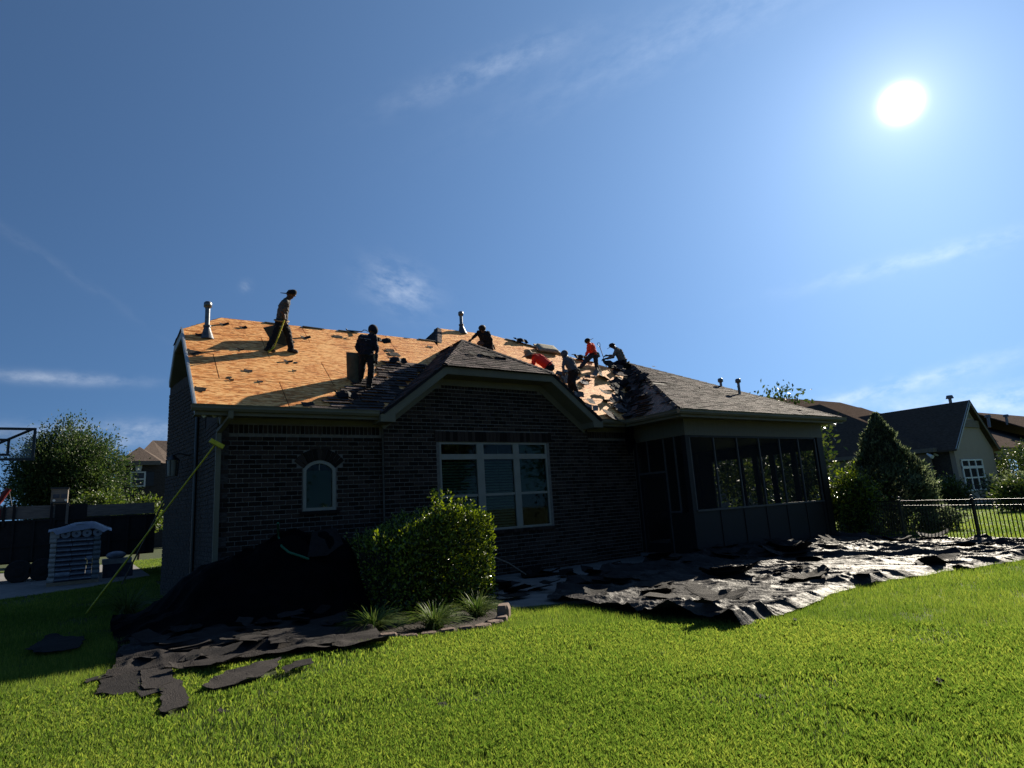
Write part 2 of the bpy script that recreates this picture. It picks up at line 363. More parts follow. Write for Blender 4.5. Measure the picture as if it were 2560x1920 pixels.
class Plane:
    """sloping roof plane: point o on it, horizontal uphill direction d, rise per metre s"""
    def __init__(p, o, d, s):
        p.o = np.array(o, float); d = np.array(d, float); d /= np.linalg.norm(d); p.s = s
        p.u = V3(d[1], -d[0], 0); p.v = V3(d[0], d[1], s); p.v /= np.linalg.norm(p.v); p.n = np.cross(p.u, p.v)
    def uv(p, q): q = np.array(q, float) - p.o; return (float(q @ p.u), float(q @ p.v))
    def at(p, u, v, k=0.): return p.o + p.u * u + p.v * v + p.n * k
    def hit(p, px, py): d = ray(px, py); return EYE + d * (((p.o - EYE) @ p.n) / (d @ p.n))
    def z(p, x, y): return p.o[2] - ((x - p.o[0]) * p.n[0] + (y - p.o[1]) * p.n[1]) / p.n[2]
_link0 = link
def link(name, me, parent=None):
    o = _link0(name, me, parent)
    if parent is not None and parent.type == 'EMPTY': o.matrix_parent_inverse = Matrix.Translation(-Vector(parent.location))
    return o
def structure(o): o['kind'] = 'structure'; return o
def stuff(o, label=None, cat=None):
    o['kind'] = 'stuff'
    if label: o['label'] = label
    if cat: o['category'] = cat
    return o
# ================================================================ ground
TARP = [(6.55, 8.9), (6.5, 7.3), (6.75, 5.35), (8.3, 5.45), (9.7, 5.75), (11.6, 5.75), (13.6, 5.4), (15.7, 4.95), (17.6, 4.6), (18.6, 6.0), (19.6, 8.2), (20.4, 9.9), (20.6, 11.3), (14, 11.4), (10, 11.6), (7.6, 10.2)]
BED = [(1.2, 13.5), (1.0, 11.6), (2.2, 9.6), (3.1, 8.65), (3.9, 8.15), (4.7, 8.0), (5.35, 8.45), (5.75, 9.3), (6.3, 10.6), (6.5, 13.5)]
PATIO = [(5.95, 9.0), (6.5, 8.75), (7.6, 8.5), (9, 8.9), (13.6, 10.9), (13.6, 13.6), (6.4, 13.6), (6.3, 10.4)]
DEBRIS = [((238, 1748), (250, 1712), (292, 1680), (348, 1672), (352, 1738), (290, 1750)), ((348, 1668), (430, 1690), (436, 1716), (392, 1738), (354, 1742)), ((395, 1720), (452, 1712), (474, 1784), (412, 1803), (398, 1800), (404, 1748)), ((508, 1738), (560, 1700), (700, 1668), (690, 1690), (600, 1728), (530, 1742)), ((310, 1655), (380, 1600), (700, 1590), (860, 1610), (850, 1635), (560, 1655), (420, 1680))]
DRIVE = [(-14, 22.2), (-1.8, 22.9), (.2, 24.2), (1.2, 26.0), (2.0, 27), (2.0, 40), (-14, 40)]
g = MB().sheet([(-900, -900, -.03), (900, -900, -.03), (900, 900, -.03), (-900, 900, -.03)]).build('ground', 'grass_ground'); structure(g)
def sheet_poly(name, poly, z, m, th=.05): return structure(MB().prism([(x, y, z - th) for x, y in poly], (0, 0, th)).build(name, m))
sheet_poly('patio', PATIO, .03, 'concrete', .08)
sheet_poly('driveway', DRIVE, .02, 'concrete', .08)
sheet_poly('planting_bed', BED, .012, 'mulch')
sheet_poly('neighbour_lawn', [(19.3, 3), (60, -20), (120, 20), (60, 60), (23, 13)], .0, 'lawn_far', .02)

def build_lawn():
    head = math.atan2(FWD[0], FWD[1]); n = 1650000
    r0, r1 = 2.5, 42.
    th = head + (rng.random(n) - .5) * math.radians(112)
    # radial sampling: uniform density to 4.5 m, then thinning with distance
    rr = np.linspace(r0, r1, 4000); dens = np.where(rr < 4.5, 1., (4.5 / rr) ** 1.95) * rr; cdf = np.cumsum(dens); cdf /= cdf[-1]
    r = np.interp(rng.random(n), cdf, rr)
    x = r * np.sin(th); y = r * np.cos(th)
    ok = ~(in_poly(x, y, BED) | in_poly(x, y, PATIO) | in_poly(x, y, DRIVE))
    t2 = [(px + (0.25 if px < 10 else 0), py + .12) for px, py in TARP]
    ok &= ~in_poly(x, y, t2)
    ok &= ~((x > 1.9) & (y > 13.5) & (x < 21) & (y < 24)) & ~((x > 13.5) & (x < 20.6) & (y > 11.4) & (y < 14))
    for poly in DEBRIS: ok &= ~in_poly(x, y, [tuple(on_z(*p)[:2]) for p in poly])
    # thin and bare spots
    thin = fbm(x * .9, y * .9, 3, 3); bare = fbm(x * 3.3, y * 3.3, 13, 2)
    ok &= rng.random(n) < np.clip(1.25 - .9 * (thin > .6) - 1.1 * (bare > .6), .12, 1)
    x, y, r = x[ok], y[ok], r[ok]; n = len(x)
    grow = np.clip(r / 5., .8, 5.)
    hgt = (.028 + .026 * rng.random(n) ** 1.5 + .018 * fbm(x * 1.9, y * 1.9, 9, 3)) * np.clip(.85 + .06 * r, 1, 1.4)
    wid = (.0014 + .0011 * rng.random(n)) * grow
    swirl = 6 * fbm(x * .8, y * .8, 17, 2)                        # blades lean together in patches
    a = rng.random(n) * 2 * math.pi; lean = .12 + .6 * rng.random(n); la = swirl + rng.normal(size=n) * 2.4
    lx = np.cos(la) * lean * hgt * .8; ly = np.sin(la) * lean * hgt * .8
    cx_, sx_ = np.cos(a) * wid, np.sin(a) * wid
    z0 = np.full(n, -.012)
    V = np.empty((n, 4, 3), np.float32)
    V[:, 0] = np.stack([x - cx_, y - sx_, z0], 1); V[:, 1] = np.stack([x + cx_, y + sx_, z0], 1)
    mx_, my_ = x + lx * .35, y + ly * .35; mz = hgt * .62
    V[:, 2] = np.stack([mx_ + cx_ * .8, my_ + sx_ * .8, mz], 1)
    V[:, 3] = np.stack([x + lx, y + ly, hgt * (1 - .25 * lean)], 1)
    b = (np.arange(n) * 4)[:, None]; nr = r < 9
    T = np.concatenate([np.concatenate([b[nr] + np.array([[0, 1, 2]]), b[nr] + np.array([[0, 2, 3]])], 1).reshape(-1, 3), b[~nr] + np.array([[0, 1, 3]])])
    o = link('grass', np_mesh('grass', V.reshape(-1, 3), T, 'grass_blade')); stuff(o, 'short mown green lawn in front of the house', 'grass')
build_lawn()

# ================================================================ the house being re-roofed
house = empty('house', (8., 13.5, 0)); tag(house, 'dark brick single storey house with its roof half stripped to bare sheathing', 'house')
BL, BH, BJ = .244, .0953, .016
WY, GY = 13.61, 13.46                       # brick faces: side wings, gable bump-out
BX0, BX1, BX2, BX3 = 2.08, 5.56, 11.74, 13.63
PM = Plane((0, 13.07, 3.96), (0, 1), .8)
PGL = Plane((5.31, 12.9, 3.92), (1, 0), .76); PGR = Plane((11.83, 12.9, 3.92), (-1, 0), .76)
PGC = Plane((8.57, 12.9, 5.136), (0, 1), (6.398 - 5.136) / 1.96)
PPL = Plane((12.9, 11., 3.95), (1, 0), .695); PPF = Plane((12.9, 11., 3.95), (0, 1), 2.78 / 5.48); PPR = Plane((20.95, 11., 3.95), (-1, 0), 2.78 / 4.05)

# ---- walls: mortar backing with openings, bricks as geometry
wall = MB()
WIN_S = (3.77, 4.47, 1.84, 2.92); WIN_B = (6.98, 10.24, 1.13, 3.32)
def backing(x0, x1, z0, z1, yf, hole=None, th=.22):
    y = yf + .009
    if hole is None: wall.box(x0, x1, y, y + th, z0, z1); return
    a, b, c, d = hole
    wall.box(x0, a, y, y + th, z0, z1); wall.box(b, x1, y, y + th, z0, z1); wall.box(a, b, y, y + th, z0, c); wall.box(a, b, y, y + th, d, z1)
backing(BX0 + .01, BX1, 0, 3.9, WY, WIN_S)
backing(BX1 + .01, BX2 - .01, 0, 3.78, GY, WIN_B)
_gp = [(5.57, 3.78), (11.73, 3.78), (10.1, 5.0), (7.04, 5.0)]
wall.prism([(x, GY + .009, z) for x, z in _gp], (0, .22, 0))
backing(BX2, BX3 + .05, 0, 3.9, WY)
wall_o = wall.build('wall', 'mortar', house)

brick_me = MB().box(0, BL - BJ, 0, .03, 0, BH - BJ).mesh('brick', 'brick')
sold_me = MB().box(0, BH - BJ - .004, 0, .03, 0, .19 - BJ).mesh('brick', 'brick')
full, rest = [], MB()
ACX, ACZ, AR0, AR1 = 4.12, 2.486, .43, .685
def lay(x0, x1, z0, z1, yf, region=None, skip=None, off=0.):
    nz_ = int((z1 - z0) / BH + .5)
    for r in range(nz_):
        z = z0 + r * BH; x = x0 - (BL / 2 if r % 2 else 0) - off
        while x < x1:
            a, b = max(x, x0), min(x + BL - BJ, x1); zt = min(z + BH - BJ, z1)
            if b - a > .03 and zt - z > .02:
                cxm, czm = (a + b) / 2, (z + zt) / 2
                q = [(a, z), (b, z), (b, zt), (a, zt)]; whole = abs(b - a - (BL - BJ)) < 1e-4
                pieces = [q]
                if region: pieces = [clip_poly(q, region)]
                if skip:
                    h = skip
                    if not (b <= h[0] or a >= h[1] or zt <= h[2] or z >= h[3]):
                        pieces = []
                        if a < h[0] - .03: pieces.append([(a, z), (h[0] - .006, z), (h[0] - .006, zt), (a, zt)])
                        if b > h[1] + .03: pieces.append([(h[1] + .006, z), (b, z), (b, zt), (h[1] + .006, zt)])
                for p in pieces:
                    if len(p) < 3 or abs(area2(p)) < .0006: continue
                    pr = random.uniform(-.0025, .002)
                    if whole and len(p) == 4 and abs(abs(area2(p)) - (BL - BJ) * (BH - BJ)) < 1e-5: full.append((p[0][0], yf + pr, p[0][1], brick_me, cxm, czm))
                    else: rest.prism([(u, yf + pr, w) for u, w in p], (0, .03, 0))
            x += BL
def soldiers(x0, x1, z0, yf, keep=None):
    x = x0
    while x < x1 - .05: full.append((x, yf + random.uniform(-.003, .001), z0, sold_me, x, z0 + .1)); x += BH
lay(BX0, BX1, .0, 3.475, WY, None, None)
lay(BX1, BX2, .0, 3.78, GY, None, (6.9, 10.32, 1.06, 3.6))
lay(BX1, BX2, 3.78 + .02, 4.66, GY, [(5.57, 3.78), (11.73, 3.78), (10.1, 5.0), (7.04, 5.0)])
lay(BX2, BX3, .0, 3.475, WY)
# brick holes for the small arched window
def in_arch(x, z):
    if 3.75 < x < 4.49 and 1.80 < z < 2.75: return True
    d = math.hypot(x - ACX, z - ACZ); an = math.atan2(x - ACX, z - ACZ)
    return d < AR1 + .01 and abs(an) < math.radians(57) and z > 2.45
new = []
for f_ in full:
    x, y, z, me, cxm, czm = f_
    if me is brick_me and y > 13.55 and x < 5.5:
        pts = [(x + i * (BL - BJ) / 4, z + j * (BH - BJ) / 2) for i in range(5) for j in range(3)]
        ins = [in_arch(*p) for p in pts]
        if all(ins): continue
        if any(ins):
            a, b = x, x + BL - BJ
            while in_arch(a, czm) and a < b: a += .01
            while in_arch(b, czm) and b > a: b -= .01
            if b - a > .03: rest.box(a, b, y, y + .03, z, z + BH - BJ)
            continue
    new.append(f_)
full = new
# arch stones over the small window
nA = 11
for i in range(nA):
    a0 = math.radians(-53 + 106 * i / nA + .7); a1 = math.radians(-53 + 106 * (i + 1) / nA - .7)
    q = [(ACX + r * math.sin(a), WY - .012 - random.random() * .003, ACZ + r * math.cos(a)) for r, a in ((AR0, a0), (AR0, a1), (AR1, a1), (AR1, a0))]
    MB().prism(q, (0, .07, 0)).build('arch_stone', 'brick', wall_o)
soldiers(BX0 + .01, BX1, 3.488, WY); soldiers(BX2 + .02, BX3, 3.488, WY)
x = 7.1
while x < 10.0:
    p = clip_poly([(x, 4.665), (x + BH - BJ - .004, 4.665), (x + BH - BJ - .004, 4.843), (x, 4.843)], [(5.57, 3.78), (11.73, 3.78), (10.1, 5.0), (7.04, 5.0)])
    if len(p) > 2: rest.prism([(u, GY - .002 + random.uniform(-.002, .001), w) for u, w in p], (0, .03, 0))
    x += BH
# lintel of upright bricks over the big window
x = 6.86
while x < 10.34:
    w = random.choice((.105, .11, .1)); MB().box(x, x + w - .008, GY - .014 - random.random() * .004, GY + .05, 3.335, 3.585).build('lintel_brick', 'brick', wall_o); x += w
# sills
MB().box(3.7, 4.54, WY - .05, WY + .05, 1.76, 1.835).build('sill', 'brick', wall_o)
x = 6.9
while x < 10.3: MB().box(x, x + .086, GY - .045, GY + .05, 1.03, 1.115).build('sill_brick', 'brick', wall_o); x += .095
full.sort(key=lambda t: (t[2] < 1.75) * 100 + math.dist((t[0], t[1], t[2]), tuple(EYE)))
for k, (x, y, z, me, _, _) in enumerate(full):
    if k < 300:
        o = link('brick', me, wall_o); o.location = (x, y, z)
    else:
        vs = [(v.co.x + x, v.co.y + y, v.co.z + z) for v in me.vertices]; rest.add(vs, [tuple(p.vertices) for p in me.polygons])
stuff(rest.build('brick_field', 'brick', wall_o))
# side and rear shell
def shell(*bs):
    for b_ in bs: MB().box(*b_).build('side_wall', 'side_brick', house)
shell((BX0, BX0 + .2, WY + .25, 19.5, 0, 3.9), (BX0 - .002, BX0 + .2, WY + .0, WY + .25, 0, 3.9), (3.4, 3.6, 19.6, 32.79, 0, 3.9), (3.41, 14, 32.8, 33, 0, 3.9),
      (14, 20.4, 20.2, 20.4, 0, 3.9), (20.2, 20.4, 17.21, 20.19, 0, 3.9), (13.66, 20.4, 17.0, 17.2, 0, 3.9), (13.69, 13.82, WY + .02, 16.99, 0, 4.4))
MB().prism([(BX0, 13.9, 3.9), (BX0, 19.5, 3.9), (BX0, 17.3, 6.1), (BX0, 16.1, 6.1)], (.2, 0, 0)).build('side_wall', 'side_brick', house)
MB().prism([(3.4, 32.8, 3.9), (14, 32.8, 3.9), (8.7, 32.8, 7.3)], (0, .2, 0)).build('side_wall', 'side_brick', house)
MB().box(2.3, 13.5, 14.6, 14.7, 0, 3.9).build('inner_wall', 'dark_room', house)  # dark backing behind the windows, room shade painted into its colour

MB().prism([(2.079, 15.3, 0), (2.1, 18.55, 0), (1.62, 18.55, 0)], (0, 0, 5.35)).build('side_wall', 'side_brick', house)
# brick courses of the left end wall
side = MB()
for (a0, a1) in ((V3(BX0, WY + .02, 0), V3(BX0, 15.3, 0)), (V3(2.079, 15.3, 0), V3(1.62, 18.55, 0))):
    d_ = a1 - a0; L_ = np.linalg.norm(d_); d_ /= L_; nn_ = V3(-d_[1], d_[0], 0)
    for r_ in range(54 if a1[0] < 2 else 40):
        q = -(BL / 2 if r_ % 2 else 0)
        while q < L_:
            b0, b1 = max(q, 0), min(q + BL - BJ, L_)
            if b1 - b0 > .03: side.obox(a0 + d_ * (b0 + b1) / 2 + nn_ * (.004 + random.uniform(-.002, .003)) + V3(0, 0, (r_ + .5) * BH), d_ * (b1 - b0) / 2, nn_ * .012, V3(0, 0, (BH - BJ) / 2))
            q += BL
stuff(side.build('brick_field', 'side_brick', wall_o))
# ---- windows
def bar(mb, x0, x1, z0, z1, y0, y1): mb.box(x0, x1, y0, y1, z0, z1)
def arched_window():
    fr = MB(); y0, y1 = WY - .005, WY + .09; w = .065
    fr.box(3.77, 3.77 + w, y0, y1, 1.84, 2.74); fr.box(4.47 - w, 4.47, y0, y1, 1.84, 2.74); fr.box(3.77 + w, 4.47 - w, y0 - .004, y1, 1.84, 1.905)
    a = math.asin(.35 / AR0); n = 12
    for i in range(n):
        t0 = -a + 2 * a * i / n; t1 = -a + 2 * a * (i + 1) / n
        q = [(ACX + r * math.sin(t), y0 + .001, ACZ + r * math.cos(t)) for r, t in ((AR0 - .07, t0), (AR0 - .07, t1), (AR0, t1), (AR0, t0))]
        fr.prism(q, (0, .09, 0))
    f = fr.build('arched_window', 'window_white', house)
    top = [(ACX + (AR0 - .06) * math.sin(t), ACZ + (AR0 - .06) * math.cos(t)) for t in np.linspace(-a * .97, a * .97, 12)]
    pl = [(3.83, 1.9), (4.41, 1.9)] + [(x, z) for x, z in reversed(top)]
    MB().prism([(x, WY + .04, z) for x, z in pl], (0, .004, 0)).build('pane', 'glass', f)
    MB().box(3.8, 4.44, WY + .1, WY + .105, 1.86, 2.70).build('shade', 'shade_cloth', f)
    MB().box(4.115, 4.13, WY + .03, WY + .038, 2.7, 2.86).build('muntin', 'window_white', f)
arched_window()
def big_window():
    x0, x1, z0, z1 = WIN_B; W = x1 - x0; H = z1 - z0
    ya, yb = GY + .015, GY + .1
    cols = [(0, .322), (.385, .662), (.718, 1.0)]; e = .018
    fr = MB()
    zt = z1 - H * .135; zr = z1 - H * .195; zm = z1 - H * .60
    fr.box(x0, x0 + .05, ya, yb, z0, z1); fr.box(x1 - .05, x1, ya, yb, z0, z1)
    fr.box(x0 + .05, x1 - .05, ya + .003, yb, z1 - .05, z1); fr.box(x0 + .05, x1 - .05, ya - .02, yb, z0, z0 + .05)
    fr.box(x0 + .05, x1 - .05, ya - .006, yb, zr, zt)
    for a, b in ((.322, .385), (.662, .718)):
        fr.box(x0 + W * a, x0 + W * b, ya - .003, yb, z0 + .05, zr); fr.box(x0 + W * a, x0 + W * b, ya - .003, yb, zt, z1 - .05)
    f = fr.build('picture_window', 'window_white', house)
    for ci, (a, b) in enumerate(cols):
        xa = x0 + W * a + (.05 if ci == 0 else 0); xb = x0 + W * b - (.05 if ci == 2 else 0)
        MB().box(xa, xb, ya + .02, yb - .02, zm - .03, zm + .03).build('meeting_rail', 'window_white', f)
        for (p, q) in ((zt, z1 - .05), (zm + .03, zr), (z0 + .05, zm - .03)):
            MB().box(xa, xb, ya + .035, ya + .04, p, q).build('pane', 'glass', f)
        if ci < 2:
            MB().box((xa + xb) / 2 - .006, (xa + xb) / 2 + .006, ya + .042, ya + .05, zm + .03, zr).build('muntin', 'window_white', f)
            zc = (zm + zr) / 2; MB().box(xa, xb, ya + .043, ya + .049, zc - .006, zc + .006).build('muntin', 'window_white', f)
            MB().box((xa + xb) / 2 - .006, (xa + xb) / 2 + .006, ya + .042, ya + .05, zt, z1 - .05).build('muntin', 'window_white', f)
            bl = MB(); z = z0 + .06
            while z < zr - .03:
                bl.prism([(xa, ya + .10, z), (xb, ya + .10, z), (xb, ya + .135, z + .045), (xa, ya + .135, z + .045)], (0, 0, .003)); z += .07
            bl.build('blind', 'blind', f)
        else:
            MB().box(xa, xb, ya + .11, ya + .114, zm, zr).build('shade', 'shade_cloth', f)
            MB().box(xa, xb, ya + .11, ya + .114, zt, z1 - .04).build('shade', 'shade_cloth', f)
big_window()

# ---- eaves, gutters, trim
def gutter_run(p0, p1, out, parent, z=3.955, name='gutter'):
    """K-style gutter from p0 to p1 (xy), 'out' points away from the wall"""
    prof = [(0, 0), (.075, 0), (.11, .05), (.11, .085), (.125, .125), (.115, .125), (.1, .09), (.1, .055), (.07, .012), (.01, .012), (.01, .12), (0, .12)]
    mb = MB(); o = np.array(out, float); d = V3(p1[0] - p0[0], p1[1] - p0[1], 0)
    pts = [V3(p0[0] + o[0] * a, p0[1] + o[1] * a, z - .125 + b) for a, b in prof]
    mb.prism(pts, d); return mb.build(name, 'trim', parent)
gutter_run((1.5, 13.06), (5.26, 13.06), (0, -1), house)
gutter_run((11.86, 13.06), (12.84, 13.06), (0, -1), house)
gutter_run((12.88, 11.0), (12.88, 13.05), (-1, 0), house, 3.945)
gutter_run((12.76, 10.99), (21.02, 10.99), (0, -1), house, 3.945)
def boxes(name, m, *bs):
    for b_ in bs: MB().box(*b_).build(name, m, house)
boxes('fascia', 'trim', (1.6, 5.3, 13.065, 13.09, 3.76, 3.955), (11.85, 12.9, 13.065, 13.09, 3.76, 3.955), (12.885, 12.91, 11.025, 13.06, 3.75, 3.94), (12.89, 20.97, 10.995, 11.02, 3.75, 3.94))
boxes('soffit', 'trim', (1.6, 5.56, 13.09, WY, 3.80, 3.815), (11.75, 12.9, 13.09, WY, 3.80, 3.815), (12.92, 13.62, 11.56, 13.09, 3.795, 3.81), (12.9, 13.69, 13.092, WY + .01, 3.797, 3.812), (12.92, 20.95, 11.02, 11.55, 3.796, 3.811), (20.52, 20.95, 11.56, 16, 3.796, 3.811))
boxes('frieze_board', 'trim', (2.05, 5.56, WY - .028, WY - .004, 3.69, 3.80), (BX2, 13.62, WY - .028, WY - .004, 3.69, 3.80))
for sx in (3.0, 5.0): MB().box(sx, sx + .3, 13.2, 13.4, 3.785, 3.8).build('soffit_vent', 'black_metal', house)
# gable trim follows the clipped rake
TOPP = [(5.31, 3.92), (6.91, 5.136), (10.23, 5.136), (11.83, 3.92)]
def offset(path, k):
    out = []
    for i, p in enumerate(path):
        ns = []
        for a, b in ((i - 1, i), (i, i + 1)):
            if a < 0 or b >= len(path): continue
            d = np.array(path[b]) - np.array(path[a]); d /= np.linalg.norm(d); ns.append(np.array([d[1], -d[0]]))
        if len(ns) == 1: out.append(np.array(p) + ns[0] * k)
        else:
            m_ = ns[0] + ns[1]; m_ /= np.linalg.norm(m_); out.append(np.array(p) + m_ * k / (m_ @ ns[0]))
    return out
def band(path, k0, k1, y0, y1, name, m):
    a, b = offset(path, k0), offset(path, k1); mb = MB()
    for i in range(len(path) - 1): mb.prism([(a[i][0], y0, a[i][1]), (a[i + 1][0], y0, a[i + 1][1]), (b[i + 1][0], y0, b[i + 1][1]), (b[i][0], y0, b[i][1])], (0, y1 - y0, 0))
    return mb.build(name, m, house)
band(TOPP, .012, .215, 12.925, 12.96, 'rake_board', 'trim')
band(TOPP, .216, .232, 12.93, GY, 'rake_soffit', 'trim')
band(TOPP, .235, .40, GY - .03, GY - .006, 'rake_frieze', 'trim')
# boxed returns at the feet of the rakes
for q in ([(5.27, 12.92, 3.70), (5.62, 12.92, 3.70), (5.62, 12.92, 3.93), (5.27, 12.92, 3.87)], [(11.52, 12.92, 3.70), (11.87, 12.92, 3.70), (11.87, 12.92, 3.87), (11.52, 12.92, 3.93)]): MB().prism(q, (0, .52, 0)).build('cornice_return', 'trim', house)
# rake of the left gable end
RK = [(13.03, 3.93), (15.93, 6.25), (17.53, 6.25), (18.5, 5.474)]
def side_band(k0, k1, x0, x1, name, m):
    a, b = offset(RK, k0), offset(RK, k1); mb = MB()
    for i in range(3): mb.prism([(x0, a[i][0], a[i][1]), (x0, a[i + 1][0], a[i + 1][1]), (x0, b[i + 1][0], b[i + 1][1]), (x0, b[i][0], b[i][1])], (x1 - x0, 0, 0))
    return mb.build(name, m, house)
side_band(-.02, .2, 1.575, 1.6, 'rake_board', 'trim_side'); side_band(.2, .215, 1.6, BX0, 'rake_soffit', 'trim'); side_band(.22, .42, BX0 - .03, BX0 - .004, 'rake_frieze', 'trim')
# downspouts
def downspout(pts, w=.075, d=.055, m='trim'):
    mb = MB()
    for (a, b) in zip(pts[:-1], pts[1:]):
        a, b = V3(*a), V3(*b); ax = (b - a) / 2; L_ = np.linalg.norm(ax); t_ = ax / L_
        ex = V3(1, 0, 0); ey = np.cross(t_, ex); mb.obox((a + b) / 2, ex * w / 2, ey * d / 2, ax + t_ * .01)
    o = mb.build('downspout', m, house); return o
dsx = on_y(545, 1150, 13.54)[0]
downspout([(dsx + .12, 13.0, 3.84), (dsx + .12, 13.02, 3.72), (dsx, 13.55, 3.5), (dsx, 13.55, .1)], .095, .07)
MB().tube([(1.96, 15.8, 5.2), (1.96, 15.8, .1)], .04, 8).build('downspout', 'black_metal', house)

# ---- roof: decking sheets, shingles
MAIN_L = [(1.57, 13.03), (5.31, 13.03), (8.57, 16.12), (8.57, 16.73), (2.54, 16.73), (1.57, 15.93)]
MAIN_R = [(8.57, 16.12), (11.83, 13.03), (12.9, 13.03), (16.1, 15.85), (11.32, 17.64), (9.25, 17.65), (8.57, 16.4)]
roof = MB()
for pl, poly in ((PM, MAIN_L), (PM, MAIN_R),
                 (PGL, [(5.31, 12.9), (6.91, 12.9), (8.57, 14.86), (8.57, 16.12), (5.31, 13.05)]), (PGR, [(11.83, 12.9), (11.83, 13.05), (8.57, 16.12), (8.57, 14.86), (10.23, 12.9)]),
                 (PGC, [(6.91, 12.9), (10.23, 12.9), (8.57, 14.86)]), (PPL, [(12.9, 11.02), (16.9, 16.48), (12.9, 13.06)]), (PPF, [(12.93, 11.0), (20.95, 11.0), (16.9, 16.47)]),
                 (PPR, [(20.94, 11.02), (20.94, 19), (16.9, 19), (16.9, 16.48)])):
    roof.prism([(x, y, pl.z(x, y) - .016) for x, y in poly], pl.n * -.05)
roof.prism([(2.54, 16.73, 6.87), (9.2, 16.73, 6.87), (9.2, 20.4, 3.94), (2.6, 20.4, 3.94), (1.58, 18.5, 5.454), (1.58, 17.53, 6.23)], (0, 0, -.05))
roof.prism([(1.58, 15.93, 6.23), (2.54, 16.73, 6.87), (1.58, 17.53, 6.23)], (0.03, 0, -.05))
roof.prism([(9.25, 17.65, 7.6), (11.32, 17.64, 7.6), (11.32, 21, 5.0), (9.25, 21, 5.0)], (0, 0, -.05))
roof.prism([(11.32, 17.64, 7.6), (16.1, 15.87, 6.18), (16.8, 19, 5.0), (11.32, 21, 5.0)], (0, 0, -.05))
roof.prism([(16.9, 16.48, 6.7), (16.9, 19, 6.7), (14.6, 19, 5.1), (15.95, 15.8, 6.0)], (0, 0, -.05))
roof.prism([(3.0, 18.9, 3.8), (3.0, 33.4, 3.8), (8.7, 33.4, 7.5), (8.7, 18.9, 7.5)], (0, 0, -.05)); roof.prism([(14.4, 18.9, 3.8), (8.7, 18.9, 7.5), (8.7, 33.4, 7.5), (14.4, 33.4, 3.8)], (0, 0, -.05))
roof_o = roof.build('roof', 'felt', house)
def sheets(pl, polys, w, hgt, m, name, th=.013, k=0., gap=.009, shift=0.):
    for poly in polys:
        uv = [pl.uv((x, y, pl.z(x, y))) for x, y in poly]
        if area2(uv) < 0: uv = uv[::-1]
        us = [p[0] for p in uv]; vs = [p[1] for p in uv]; r = 0; v = min(vs)
        while v < max(vs):
            u = math.floor(min(us) / w) * w + (w / 2 if r % 2 else 0) - w + shift
            while u < max(us):
                q = clip_poly([(u + gap, v + gap), (u + w - gap, v + gap), (u + w - gap, v + hgt - gap), (u + gap, v + hgt - gap)], uv)
                if len(q) > 2 and abs(area2(q)) > .01:
                    dz = random.uniform(0, .003)
                    MB().prism([pl.at(a, b, k + dz - th) for a, b in q], pl.n * th).build(name, m, roof_o)
                u += w
            v += hgt; r += 1
sheets(PM, [MAIN_L, MAIN_R], 2.44, 1.22, 'osb', 'sheathing_board', shift=.9)
sheets(PPL, [[(12.9, 11.02), (16.9, 16.48), (12.9, 13.06)]], 2.44, 1.22, 'osb_shaded', 'sheathing_board')

SH = []
def shingles(pl, poly, course=.165, tab=.33, keep=None, lift=0., k=0., var=.35, over=.0):
    uv = [pl.uv((x, y, pl.z(x, y))) for x, y in poly]
    if area2(uv) < 0: uv = uv[::-1]
    us = [p[0] for p in uv]; vs = [p[1] for p in uv]; v = min(vs) - over; r = 0
    win = uv
    if over:
        win = [(a, b - over if abs(b - min(vs)) < 1e-3 else b) for a, b in uv]
    while v < max(vs):
        u = min(us) - random.random() * tab
        while u < max(us):
            w = tab * random.uniform(1 - var, 1 + var)
            l_ = random.random() * lift; yaw = random.uniform(-1, 1) * lift * 1.2
            low = random.uniform(.0, .012)
            q = clip_poly([(u + .004, v - low), (u + w, v - low), (u + w, v + course * 1.12), (u + .004, v + course * 1.12)], win)
            if len(q) > 2 and abs(area2(q)) > .002:
                c = pl.at(u + w / 2, v + course / 2)
                if keep is None or keep(c, u, v):
                    h0 = random.choice((.012, .014, .02)) + l_
                    cu, cv = u + w / 2, v + course
                    pts = []
                    for a, b in q:
                        t_ = 1 - (b - v) / (course * 1.12)
                        aa = a + yaw * (cv - b) * 2
                        pts.append(pl.at(aa, b, k + .003 + (h0 - .003) * max(0, t_)))
                    SH.append((pts, pl.n * -.007, c))
            u += w
        v += course; r += 1
shingles(PGC, [(6.85, 12.86), (10.29, 12.86), (8.57, 14.89)], .15, .27, over=.04)
shingles(PGL, [(5.31, 12.88), (6.9, 12.88), (8.57, 14.87), (8.57, 16.13), (5.31, 13.06)], .15, .3, over=.05)
shingles(PGR, [(11.83, 12.88), (11.83, 13.06), (8.57, 16.13), (8.57, 14.87), (10.24, 12.88)], .15, .3, over=.05, keep=lambda c, u, v: random.random() < .8)
shingles(PPF, [(12.9, 10.98), (20.97, 10.98), (16.9, 16.49)], .15, .3, keep=lambda c, u, v: not (14.9 < c[0] < 15.6 and 13.6 < c[1] < 13.9), over=.04)
shingles(PPR, [(20.97, 11.02), (20.97, 19), (16.9, 19), (16.9, 16.48)], .3, .6)
